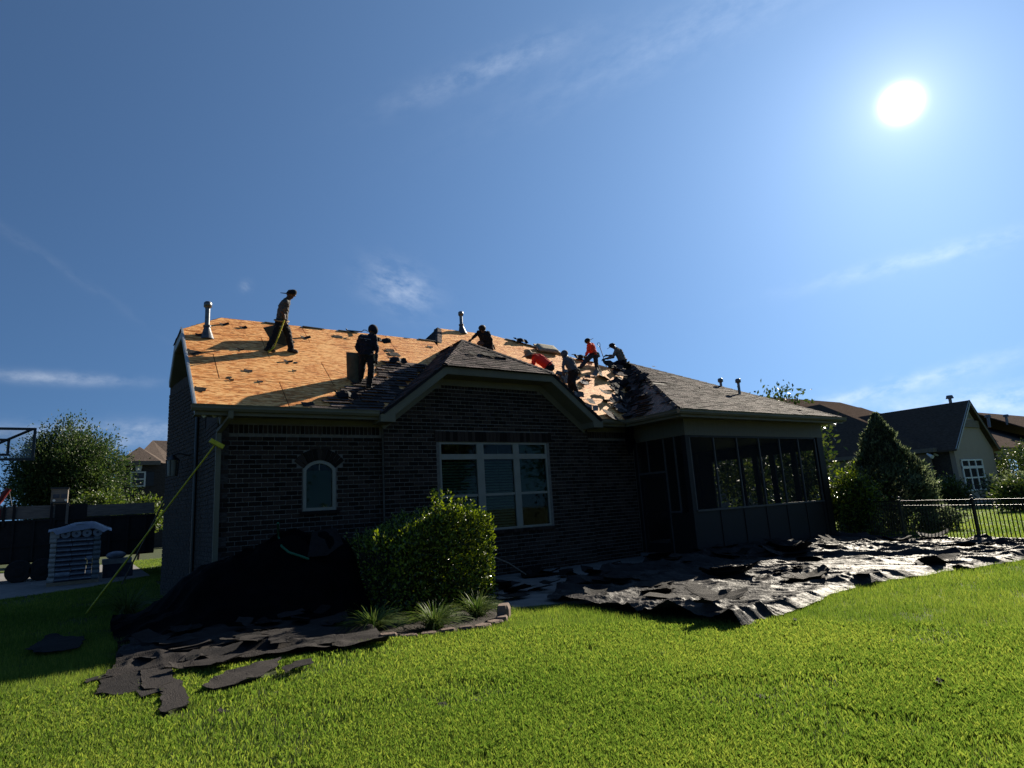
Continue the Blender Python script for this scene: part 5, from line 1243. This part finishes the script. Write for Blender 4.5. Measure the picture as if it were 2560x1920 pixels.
def trailer():
    e = empty('dump_trailer', (0, 31, 0)); tag(e, 'black dump trailer with grey plywood side boards on the driveway', 'trailer')
    Y = 30.6; zt = 2.28; X0_, X1_ = -3.2, 2.35
    MB().box(X0_, X1_, Y, Y + .08, .75, zt).build('side_panel', 'trailer_black', e); MB().box(X0_, X1_, Y + 2.3, Y + 2.38, .75, zt).build('side_panel', 'trailer_black', e); MB().box(X0_, X1_, Y + .08, Y + 2.3, .7, .8).build('bed', 'trailer_black', e)
    MB().box(X1_ - .08, X1_, Y + .081, Y + 2.3, .8, zt).build('tail_panel', 'trailer_black', e)
    for x in np.arange(X0_ + .2, X1_, .62): MB().box(x, x + .07, Y - .07, Y - .001, .75, zt).build('stake', 'trailer_black', e)
    for z in (.8, 1.35, zt): MB().box(X0_, X1_, Y - .05, Y - .002, z - .04, z + .03).build('rail', 'trailer_black', e)
    MB().box(X0_, -1.1, Y - .0, Y + .04, zt + .06, zt + .55).build('side_board', 'wood_grey', e); MB().box(-.05, 2.3, Y + .0, Y + .04, zt + .05, zt + .5).build('side_board', 'wood_grey', e)
    MB().box(-1.1, -.05, Y + .01, Y + .05, zt, zt + .56).build('gate', 'trailer_black', e)
    for x in (-2.7, -2.4, -1.25, -.75): MB().box(x, x + .09, Y - .06, Y - .002, zt - .2, zt + .62).build('board_post', 'wood_grey' if x > -1 else 'trailer_black', e)
    for x in (-2.05, -1.35):
        w = MB().tube([(x, Y - .32, .42), (x, Y - .3, .42), (x, Y - .08, .42), (x, Y - .06, .42)], [.38, .42, .42, .38], 22).build('wheel', 'rubber', e); MB().tube([(x, Y - .34, .42), (x, Y - .325, .42)], [.14, .22], 14).build('rim', 'trailer_black', w)
    MB().tube([(X0_, Y - .02, .62), (X0_ - 2.4, Y + 1.1, .5)], .07, 6).build('drawbar', 'trailer_black', e)
    MB().box(-3.3, -2.75, Y - .08, Y - .06, 1.9, 2.75).build('red_panel', 'trailer_red', e)
    a, b = on_y(-8, 1262, Y), on_y(22, 1222, Y); MB().tube([a, b], .1, 6).build('hoist_arm', 'trailer_red', e); MB().tube([b, on_y(30, 1265, Y)], .012, 4).build('hoist_cable', 'black_metal', e)
trailer()
def cab():
    D = 36.; e_ = at_depth(148, 1240, D); e = empty('box_truck', (e_[0], e_[1], 0)); tag(e, 'small white and grey truck cab showing above the trailer beneath the big tree', 'truck')
    x0, x1 = at_depth(128, 1240, D)[0], at_depth(169, 1240, D)[0]; zt = at_depth(148, 1218, D)[2]; zb = at_depth(148, 1260, D)[2]; y = e_[1]
    MB().box(x0, x1, y, y + 1.6, zt - .95, zt - .1).build('cab', 'wood_grey', e); MB().box(x0 + .02, x1 - .02, y + .02, y + 1.58, .5, zt - .95).build('chassis', 'trailer_black', e); MB().box(x0 - .04, x1 + .04, y - .05, y + 1.65, zt - .1, zt).build('cab_roof', 'black_metal', e)
    for k in (0, 1): a = x0 + .1 + k * (x1 - x0) * .48; MB().box(a, a + (x1 - x0) * .38, y - .02, y - .003, zt - .62, zt - .4).build('window', 'wrap_dark', e)
    MB().box(x0, x1, y - .04, y - .02, zt - .92, zt - .84).build('bumper', 'black_metal', e)
    for k in (0, 1): a = x0 + .1 + k * (x1 - x0) * .7; MB().tube([(a + .06, y - .05, zt - .75), (a + .06, y - .01, zt - .75)], .07, 10).build('headlight', 'bulb_white', e)
    for x in (x0 + .1, x1 - .2): MB().tube([(x, y + .3, .42), (x + .12, y + .3, .42)], .42, 14).build('wheel', 'rubber', e)
cab()

# trees behind the camera, seen mirrored in the window panes
for (x, y, r, lb) in ((20, -14, 3.2, 'broad tree across the lawn behind the camera, mirrored in the window'), (31, -9, 3.6, 'second broad tree across the lawn behind the camera'), (9, -22, 3.4, 'tree far behind the camera across the lawn')):
    tree('yard_tree', lb, (x, y, 0), 9, (r, r, 3.6), (x, y, 5.2), 'leaf_tree', 170, 45, .55, .4, tr=.25)
# ================================================================ people on the roof
def capsule(mb, a, b, r0, r1, n=10):
    a, b = np.array(a, float), np.array(b, float); d = b - a; L_ = np.linalg.norm(d)
    if L_ < 1e-5: mb.ball(a, r0, 10, 7); return
    d /= L_; path = []; rad = []
    for t in (-.98, -.75, -.4, 0): path.append(a + d * r0 * t); rad.append(r0 * math.sqrt(1 - t * t))
    for t in (0, .4, .75, .98): path.append(b + d * r1 * t); rad.append(r1 * math.sqrt(1 - t * t))
    if L_ < 1e-4: return
    mb.tube(path, rad, n)
def grow(name, bones, mats, label, voxel=.011, cat='person'):
    """fuse tapered limbs into one continuous skin and colour each face by the limb it belongs to"""
    mb = MB()
    for (a, b, r0, r1, m) in bones: capsule(mb, a, b, r0, r1)
    me = mb.mesh('tmp', mats[0]); o = link('tmp', me)
    md = o.modifiers.new('r', 'REMESH'); md.mode = 'VOXEL'; md.voxel_size = voxel
    sm = o.modifiers.new('s', 'SMOOTH'); sm.factor = .5; sm.iterations = 2
    dg = bpy.context.evaluated_depsgraph_get(); dg.update()
    out = bpy.data.meshes.new_from_object(o.evaluated_get(dg)); bpy.data.objects.remove(o); bpy.data.meshes.remove(me)
    out.name = name; out.materials.clear()
    for m in mats: out.materials.append(MATS[m])
    nvv = len(out.vertices); co = np.empty(nvv * 3); out.vertices.foreach_get('co', co); co = co.reshape(-1, 3); nn = np.empty(nvv * 3); out.vertex_normals.foreach_get('vector', nn); nn = nn.reshape(-1, 3)
    cr = ridge(co[:, 0] * 9 + co[:, 2] * 14, co[:, 1] * 9 - co[:, 2] * 6, 3) + .6 * ridge(co[:, 0] * 22, co[:, 2] * 26 + co[:, 1] * 9, 5); co += nn * ((cr - .7) * .016)[:, None]; out.vertices.foreach_set('co', co.ravel())
    n = len(out.polygons); cen = np.empty(n * 3); out.polygons.foreach_get('center', cen); cen = cen.reshape(-1, 3)
    best = np.full(n, 9e9); idx = np.zeros(n, np.int32)
    for (a, b, r0, r1, m) in bones:
        a, b = np.array(a), np.array(b); d = b - a; t = np.clip(((cen - a) @ d) / (d @ d + 1e-9), 0, 1)
        ds = np.linalg.norm(cen - (a + t[:, None] * d), axis=1) - (r0 + (r1 - r0) * t); w = ds < best; best[w] = ds[w]; idx[w] = mats.index(m)
    out.polygons.foreach_set('material_index', idx); out.polygons.foreach_set('use_smooth', np.ones(n, bool)); out.update()
    return tag(link(name, out), label, cat)
def hand(b, wrist, d, side, s, m):
    """palm, four fingers of unequal length and a thumb, lightly curled"""
    d = d / np.linalg.norm(d); side = side - d * (side @ d); side /= np.linalg.norm(side) + 1e-9; nrm = np.cross(d, side)
    p = wrist + d * .075 * s
    b.append((wrist, p, .027 * s, .034 * s, m)); b.append((wrist + side * .015 * s, p + side * .018 * s, .02 * s, .02 * s, m)); b.append((wrist - side * .015 * s, p - side * .018 * s, .02 * s, .02 * s, m))
    for k, ln in ((-1.5, .055), (-.5, .068), (.5, .072), (1.5, .064)):
        q = p + side * k * .0185 * s; k1 = q + d * ln * .6 * s + nrm * .012 * s; k2 = k1 + d * ln * .45 * s + nrm * .03 * s
        b.append((q, k1, .0098 * s, .009 * s, m)); b.append((k1, k2, .009 * s, .0075 * s, m))
    q = wrist + side * .03 * s + d * .02 * s; k1 = q + (side * .8 + d) * .032 * s; k2 = k1 + (d + side * .2 + nrm * .3) * .03 * s
    b.append((q, k1, .012 * s, .011 * s, m)); b.append((k1, k2, .011 * s, .008 * s, m))
def person(label, dep, J, shirt, pants, skin='skin_dark', sleeve=None, forearm=None, H=1.6, head_r=None, face=(1, 0), shoe='shoe', glove=None, lat=None):
    """J: joint -> (photo x, photo y, metres further from the lens); body radii scale with height H"""
    P = {k: at_depth(v[0], v[1], dep + (v[2] if len(v) > 2 else 0)) for k, v in J.items()}
    s = H / 1.72 * 1.16; b = []; sleeve = sleeve or shirt; forearm = forearm or sleeve; glove = glove or skin
    rt = RW[:, 0].copy(); fw = FWD.copy(); fw[2] = 0; fw /= np.linalg.norm(fw); upv = V3(0, 0, 1)
    fd = rt * face[0] + fw * face[1]; fd[2] = face[2] if len(face) > 2 else 0; fd /= np.linalg.norm(fd)
    sl, sr, hl, hr = P['sl'], P['sr'], P['hl'], P['hr']; ch, pv, nk, hd = P['chest'], P['pelvis'], P['neck'], P['head']
    # torso: several overlapping columns make a flat chest
    b.append((nk * .7 + ch * .3, ch, .085 * s, .125 * s, shirt)); b.append((ch, pv, .13 * s, .125 * s, shirt))
    for sh_, hp in ((sl, hl), (sr, hr)):
        b.append((sh_, nk * .6 + ch * .4, .068 * s, .075 * s, shirt)); b.append((sh_ * .75 + ch * .25, hp * .55 + pv * .45, .1 * s, .105 * s, shirt)); b.append((hp * .6 + pv * .4, hp, .108 * s, .1 * s, pants))
    b.append((pv - (ch - pv) * .12, pv - (ch - pv) * .2, .12 * s, .115 * s, pants))
    for q in 'lr':
        if 'e' + q in P:
            S_, E_, W_ = P['s' + q], P['e' + q], P['w' + q]
            b.append((S_, E_, .062 * s, .047 * s, sleeve)); b.append((E_, E_ * .3 + W_ * .7, .046 * s, .036 * s, forearm)); b.append((E_ * .3 + W_ * .7, W_, .035 * s, .028 * s, forearm if glove == skin else glove))
            hand(b, W_, W_ - E_, rt * (1 if q == 'l' else -1) + fw * .4, s, glove)
        if 'k' + q in P:
            T_, K_, A_ = P['h' + q], P['k' + q], P['a' + q]; F_ = P.get('t' + q, A_ + fd * .17 * s + V3(0, 0, -.05))
            b.append((T_, K_, .105 * s, .078 * s, pants)); b.append((K_, A_ * .8 + K_ * .2, .077 * s, .066 * s, pants)); b.append((A_ * .8 + K_ * .2, A_, .066 * s, .055 * s, pants))
            b.append((A_ + V3(0, 0, -.02), F_, .045 * s, .04 * s, shoe)); b.append((A_ - fd * .05 * s + V3(0, 0, -.03), A_ + V3(0, 0, -.02), .042 * s, .045 * s, shoe))
    # head, jaw, nose, ears
    r = (head_r or .098) * 1.1; up = hd - nk; up /= np.linalg.norm(up)
    b.append((nk, hd, .055 * s, .06 * s, skin)); b.append((hd + up * r * .25 - fd * r * .12, hd + up * r * .2 + fd * r * .1, r * .93, r * .88, skin)); b.append((hd - up * r * .35 + fd * r * .25, hd - up * r * .75 + fd * r * .5, r * .68, r * .42, skin))
    nb = hd - up * r * .05 + fd * r * .95; b.append((nb, nb - up * r * .25 + fd * r * .16, r * .13, r * .18, skin))
    ear = np.cross(up, fd)
    for k in (1, -1):
        b.append((hd + ear * k * r * .88 + up * r * .1, hd + ear * k * r * .9 - up * r * .2, r * .16, r * .12, skin)); b.append((hd + ear * k * r * .35 + fd * r * .86 + up * r * .12, hd + ear * k * r * .36 + fd * r * .88 + up * r * .12, r * .13, r * .13, skin))
    ms = list(dict.fromkeys([x[4] for x in b])); o = grow('person', b, ms, label)
    # belt and tool pouch
    bd = (P['hr'] - P['hl']); bd /= np.linalg.norm(bd) + 1e-9; bc = pv * .85 + (P['hl'] + P['hr']) * .075; ax = (ch - pv) / np.linalg.norm(ch - pv); e2 = np.cross(ax, bd)
    MB().tube([bc + (bd * math.cos(t) * .185 + e2 * math.sin(t) * .15) * s for t in np.linspace(0, 2 * math.pi, 19)], .02, 6, False).build('belt', 'straw' if 'grey' in shirt else 'cloth_black', o)
    q_ = bc + bd * .19 * s - ax * .07; MB().obox(q_, bd * .03, e2 * .06, ax * .08).build('tool_pouch', 'tan_wood', o)
    P.update(up=up, fd=fd, r=r, s=s); return o, P
def cap_on(o, P, m, brim=1, name='cap', drop=.15, hood=False):
    up, fd, r = P['up'], P['fd'], P['r']; c = P['head'] + up * r * .22; ex = np.cross(up, fd); mb = MB(); nu, nv = 16, 7; vs = []
    for j in range(nv + 1):
        th = math.pi * (.53 if not hood else .72) * j / nv
        for i in range(nu):
            a = 2 * math.pi * i / nu; k = 1.1 if not hood else 1.14
            vs.append(c + up * r * 1.12 * math.cos(th) + (fd * math.cos(a) * 1.06 + ex * math.sin(a)) * r * k * math.sin(th))
    mb.add(vs, [(j * nu + i, (j + 1) * nu + i, (j + 1) * nu + (i + 1) % nu, j * nu + (i + 1) % nu) for j in range(nv) for i in range(nu)], True)
    h_ = mb.build(name, m, o)
    if brim and not hood:
        pts = [c + ex * r * 1.0 * math.sin(a) + fd * brim * r * (.75 * math.cos(a) + (.4 + 1.25 * math.cos(a * .95))) - up * r * (.02 + .15) for a in np.linspace(-1.35, 1.35, 11)]
        back = [c + ex * r * 1.05 * math.sin(a) + fd * brim * r * .55 * math.cos(a) - up * r * .05 for a in np.linspace(1.35, -1.35, 7)]
        MB().prism(pts + back, up * .012).build('brim', m, o)
    return h_
def dep_of(p): return float((p - EYE) @ FWD)
def pad(name, quad, th, m, label, bend=0.):
    """thick foam pad from four corners"""
    q = [np.array(x) for x in quad]; nrm = np.cross(q[1] - q[0], q[3] - q[0]); nrm /= np.linalg.norm(nrm); n = 9; vs = []
    for k in (0, 1):
        for i in range(n):
            for j in range(n):
                u, v = i / (n - 1), j / (n - 1); p = (q[0] * (1 - u) + q[1] * u) * (1 - v) + (q[3] * (1 - u) + q[2] * u) * v
                ed = min(u, 1 - u, v, 1 - v); rnd_ = th * .35 * max(0, 1 - ed / .08)
                vs.append(p + nrm * (bend * (4 * u * (1 - u) - 1) + (k * 2 - 1) * (th / 2 - rnd_)))
    f = []; N2 = n * n
    for i in range(n - 1):
        for j in range(n - 1):
            a = i * n + j; f.append((a, a + 1, a + n + 1, a + n)); f.append((N2 + a, N2 + a + n, N2 + a + n + 1, N2 + a + 1))
    for i in range(n - 1):
        for (a, b) in ((i, i + 1), ((n - 1) * n + i, (n - 1) * n + i + 1), (i * n, i * n + n), (i * n + n - 1, i * n + 2 * n - 1)): f.append((a, b, N2 + b, N2 + a))
    mb = MB(); mb.add(vs, f, True); return tag(mb.build(name, m), label, 'foam pad')
E_ = lambda p, k=.07: p + V3(0, 0, k)

# 1 --- walking man with the yellow tear-off shovel
f1 = PM.hit(727, 880); d1 = dep_of(f1); f1b = PM.hit(670, 879); db = dep_of(f1b) - d1
o, P1 = person('person walking across the bare deck in a grey shirt and backward cap', d1, dict(head=(727, 736), neck=(719, 749), chest=(710, 765), pelvis=(704, 801), sl=(715, 756, -.14), sr=(716, 756, .14), el=(706, 776, -.17), wl=(711, 796, -.12), er=(703, 778, .2), wr=(700, 806, .24), hl=(700, 806, -.07), hr=(708, 806, .08),
    kl=(688, 838, db * .5 - .02), al=(670, 871, db), tl=(684, 877, db), kr=(722, 840, .04), ar=(728, 873, .0), tr=(742, 879, .0)), 'cloth_grey', 'cloth_black', forearm='skin_dark', H=1.58, face=(1, .1, -.15), head_r=.098)
cap_on(o, P1, 'cloth_black', -1)
e = empty('tear_off_shovel', tuple(at_depth(686, 868, d1 - .15))); tag(e, 'yellow tear-off shovel trailed by the walking worker', 'shovel')
a, b = at_depth(711, 800, d1 - .2), at_depth(686, 868, d1 - .2 + db * .4); MB().tube([a, b], .017, 8).build('handle', 'yellow_paint', e)
c = PM.hit(670, 882) + PM.n * .03; sd = PM.u * .02 + PM.v * .1; MB().prism([b + sd * .5, b - sd * .5, c - sd * .9 + V3(0, 0, 0), c + sd * .9], PM.n * .012).build('blade', 'yellow_paint', e); MB().tube([b, b * .6 + c * .4], [.022, .03], 6).build('socket', 'yellow_paint', e)
dq = d1 + .3; pad('foam_pad', [at_depth(658, 819, dq), at_depth(690, 812, dq), at_depth(738, 856, dq), at_depth(690, 874, dq - .1)], .07, 'foam', 'grey foam pad carried behind the legs of the walking worker')
# 2 --- man in navy hooded top seen from behind
f2 = PM.hit(924, 972); d2 = dep_of(f2); f2b = PM.hit(899, 958); db = dep_of(f2b) - d2
o, P2 = person('person in a navy hooded top seen from behind near the left valley', d2, dict(head=(932, 827, .03), neck=(928, 839, 0), chest=(919, 853, 0), pelvis=(917, 886, 0), sl=(903, 842, 0), sr=(936, 843, 0), el=(892, 866, -.03), wl=(899, 886, -.03), er=(942, 870, -.02), wr=(941, 896, -.04), hl=(908, 892, 0), hr=(926, 892, 0),
    kl=(905, 925, db * .5), al=(899, 953, db), tl=(903, 959, db + .02), kr=(928, 928, -.05), ar=(922, 965, 0), tr=(928, 971, .03)), 'cloth_navy', 'cloth_black', H=1.5, face=(.25, 1, -.35), head_r=.1)
cap_on(o, P2, 'cloth_navy', 0, 'hood', hood=True)
for k, (x0_, x1_, y_) in enumerate(((904, 909, 838), (910, 920, 838.5), (901, 907, 844.5), (909, 917, 846), (918, 927, 847.5), (913, 917, 850))):
    a, b = at_depth(x0_, y_, d2 - .16), at_depth(x1_, y_ + 1, d2 - .16); MB().tube([a, b], .006, 5).build('back_print', 'cloth_print', o)
MB().tube([at_depth(909, 887.5, d2 - .14), at_depth(932, 887.5, d2 - .14)], .011, 6).build('hem', 'cloth_grey', o)
dq = d2 - .1; pad('foam_pad', [at_depth(863, 880, dq + .25), at_depth(897, 882, dq + .1), at_depth(894, 957, dq + .1), at_depth(865, 953, dq + .25)], .08, 'foam', 'dark foam pad standing upright left of the navy-clad worker', -.05)
# 3 --- man in black reaching down beyond the small hip
f3 = PM.hit(1222, 889); d3 = dep_of(f3)
o, P3 = person('person in black leaning and reaching down beyond the small hip', d3, dict(head=(1206, 822, -.18), neck=(1209, 829, -.1), chest=(1211, 838, -.05), pelvis=(1218, 862, .05), sl=(1197, 831, -.08), sr=(1221, 834, -.05), el=(1186, 841, -.2), wl=(1176, 851, -.25), er=(1228, 849, -.05), wr=(1230, 864, -.05), hl=(1213, 864, .03), hr=(1224, 864, .05),
    kl=(1212, 876, -.05), al=(1214, 888, 0), kr=(1225, 876, -.05), ar=(1226, 888, 0)), 'cloth_black', 'cloth_black', H=1.5, face=(-.3, -1, -.7), head_r=.1)
cap_on(o, P3, 'cloth_black', 0, 'hood', hood=True)
a, b = at_depth(1174.5, 852, d3 - .25), at_depth(1178, 861, d3 - .25); tag(MB().tube([a, (a + b) / 2 + V3(.01, 0, 0), b], [.012, .015, .03], 6).build('hook_knife', 'yellow_paint'), 'small pale hook knife in the hand of the worker in black', 'knife')
# 4 --- only a head shows behind the ridge
d4 = dep_of(on_x(1202, 862, 10.0)); gz = PM.z(*on_x(1202, 862, 10.0)[:2])
o, P4 = person('person crouching behind the small hip with only the capped head showing', d4, dict(head=(1202, 862), neck=(1200, 872), chest=(1198, 884), pelvis=(1194, 908), sl=(1193, 880, -.1), sr=(1203, 881, .1), el=(1194, 900, -.15), wl=(1202, 914, -.1), er=(1206, 900, .15), wr=(1212, 914, .1), hl=(1192, 911, -.06), hr=(1196, 911, .06), kl=(1212, 910, -.08), al=(1200, 928, -.08), kr=(1214, 912, .08), ar=(1203, 930, .08)), 'cloth_navy', 'cloth_black', 'skin_dark', H=1.5, face=(1, .1, -.1), head_r=.105)
cap_on(o, P4, 'skin_dark', 0, 'bandana')
# 5 --- red shirt and straw hat
f5 = PM.hit(1378, 935); d5 = dep_of(f5)
o, P5 = person('person bent over in a red shirt and wide straw hat', d5, dict(head=(1322, 890, 0), neck=(1331, 893, 0), chest=(1348, 897, 0), pelvis=(1371, 914, 0), sl=(1339, 895, -.14), sr=(1339, 893, .14), el=(1331, 912, -.18), wl=(1325, 927, -.15), er=(1333, 912, .2), wr=(1327, 927, .18), hl=(1372, 921, -.08), hr=(1374, 921, .08), kl=(1362, 936, -.08), al=(1376, 950, -.08), kr=(1366, 934, .1), ar=(1382, 945, .1)), 'cloth_red', 'cloth_black', 'skin_dark', H=1.85, face=(-.9, -.2, -.75), head_r=.1)
up = at_depth(1317, 872, d5) - at_depth(1324, 891, d5); up /= np.linalg.norm(up); c = at_depth(1321, 884.5, d5); ex = np.cross(up, FWD); ex /= np.linalg.norm(ex); ey = np.cross(up, ex); mb = MB(); vs = []; prof = [(0, .1), (.05, .125), (.085, .12), (.105, .09), (.122, .02), (.14, .0), (.21, -.02), (.26, -.04)]; nu = 20
for (r_, h_) in prof:
    for i in range(nu): a = 2 * math.pi * i / nu; vs.append(c + up * (h_ - .05 * (abs(math.sin(a)) if r_ > .15 else 0) * .4) + (ex * math.cos(a) + ey * math.sin(a)) * r_)
mb.add(vs, [(j * nu + i, (j + 1) * nu + i, (j + 1) * nu + (i + 1) % nu, j * nu + (i + 1) % nu) for j in range(len(prof) - 1) for i in range(nu)], True); mb.build('straw_hat', 'straw', o)
# 6 --- grey hooded top in the right valley
f6 = PM.hit(1443, 987); d6 = dep_of(f6); db = dep_of(PM.hit(1428, 980)) - d6
o, P6 = person('person in a slate hooded top bending over the right roof valley', d6, dict(head=(1412, 886, 0), neck=(1418, 894, 0), chest=(1424, 904, 0), pelvis=(1435, 927, 0), sl=(1412, 898, -.12), sr=(1424, 898, .14), el=(1408, 914, -.18), wl=(1408, 929, -.2), er=(1436, 914, .2), wr=(1442, 926, .2), hl=(1429, 931, -.06), hr=(1438, 930, .06), kl=(1424, 955, db * .5 - .05), al=(1428, 976, db), tl=(1422, 980, db), kr=(1433, 956, -.1), ar=(1442, 982, 0), tr=(1448, 988, -.03)), 'cloth_slate', 'cloth_black', 'skin_dark', H=1.52, face=(-.8, -.1, -.6), head_r=.092)
cap_on(o, P6, 'cloth_slate', 0, 'hood', hood=True)
# 7 --- orange shirt on the far slope
f7 = PM.hit(1494, 928); d7 = dep_of(f7); db = dep_of(PM.hit(1450, 921)) - d7
o, P7 = person('person in an orange shirt standing with legs apart on the far slope', d7, dict(head=(1470, 854, 0), neck=(1474, 860, 0), chest=(1478, 868, 0), pelvis=(1484, 884, 0), sl=(1472, 863, -.12), sr=(1480, 862, .14), el=(1469, 876, -.16), wl=(1464, 888, -.16), er=(1473, 876, .2), wr=(1466, 888, .22), hl=(1480, 887, -.05), hr=(1488, 886, .06), kl=(1464, 903, db * .5), al=(1452, 917, db), tl=(1446, 919, db), kr=(1490, 906, 0), ar=(1494, 924, 0), tr=(1493, 929, -.05)), 'cloth_orange', 'cloth_denim', 'skin_dark', H=1.5, face=(-.8, .5, -.3), head_r=.088)
cap_on(o, P7, 'cloth_black', -1)
# 8 --- grey jumper, sitting on a pad with the shovel
s8 = PPL.hit(1556, 928); d8 = dep_of(PPL.hit(1540, 938))
o, P8 = person('person in a grey jumper and cap sitting on the porch hip holding a shovel', d8, dict(head=(1532, 865, 0), neck=(1539, 871, 0), chest=(1547, 881, 0), pelvis=(1557, 902, 0), sl=(1541, 877, -.14), sr=(1542, 875, .14), el=(1532, 893, -.2), wl=(1514, 897, -.16), er=(1534, 889, .18), wr=(1520, 889, .12), hl=(1555, 905, -.08), hr=(1556, 905, .08), kl=(1535, 911, -.12), al=(1534, 929, -.1), tl=(1528, 934, -.1), kr=(1537, 911, .14), ar=(1539, 929, .14), tr=(1533, 934, .14)), 'cloth_tan', 'cloth_navy', 'skin_dark', H=1.75, face=(-1, -.1, -.5), head_r=.094, glove='cloth_black')
cap_on(o, P8, 'cloth_black', 1)
e = empty('roofing_shovel', tuple(at_depth(1518, 927, d8 - .1))); tag(e, 'dark blue D-handled shovel held by the sitting worker', 'shovel')
a, b = at_depth(1500, 868, d8 - .16), at_depth(1518, 922, d8 - .12); MB().tube([a, b], .014, 8).build('shaft', 'steel_blue', e)
g_ = [at_depth(x, y, d8 - .16) for x, y in ((1500, 868), (1496, 864), (1493, 859.5), (1495, 856.8), (1499, 857.2), (1500.3, 861), (1500, 868))]; MB().tube(g_, .011, 6, False).build('grip', 'steel_blue', e)
c = at_depth(1523, 935, d8 - .1); sd = RW[:, 0] * .09; MB().prism([b - sd * .8, b + sd * .8, c + sd, c + (c - b) * .25, c - sd], FWD * .01).build('blade', 'steel_blue', e)
pad('foam_pad', [at_depth(1572, 901, d8 + .1), at_depth(1577, 912, d8 + .3), at_depth(1551, 930, d8 + .2), at_depth(1546, 922, d8)], .08, 'foam', 'foam pad under the sitting worker on the porch hip', .04)
p = PM.hit(1376, 886); pad('foam_pad', [p + PM.u * -.5 + PM.n * .1, p + PM.u * .42 + PM.n * .09, p + PM.u * .46 + PM.v * .5 + PM.n * .1, p + PM.u * -.48 + PM.v * .5 + PM.n * .12], .16, 'foam_light', 'thick tan foam pad lying near the far ridge behind the straw hat')
# roofing tool left on the left ridge
e = empty('ridge_tool', tuple(PM.hit(885, 830))); tag(e, 'thin dark blue bar tool lying along the left ridge beside the navy-clad worker', 'tool')
D_ = dep_of(PM.hit(885, 831)); pt = lambda x, y: at_depth(x, y, D_)
MB().tube([pt(868, 826), pt(905, 829.5)], .018, 6).build('bar', 'steel_blue', e); MB().tube([pt(868, 826), pt(865, 821.5)], .018, 6).build('hook', 'steel_blue', e); MB().tube([pt(905, 829), pt(909, 825), pt(915, 825.5), pt(920, 829)], .012, 6).build('loop', 'steel_blue', e)
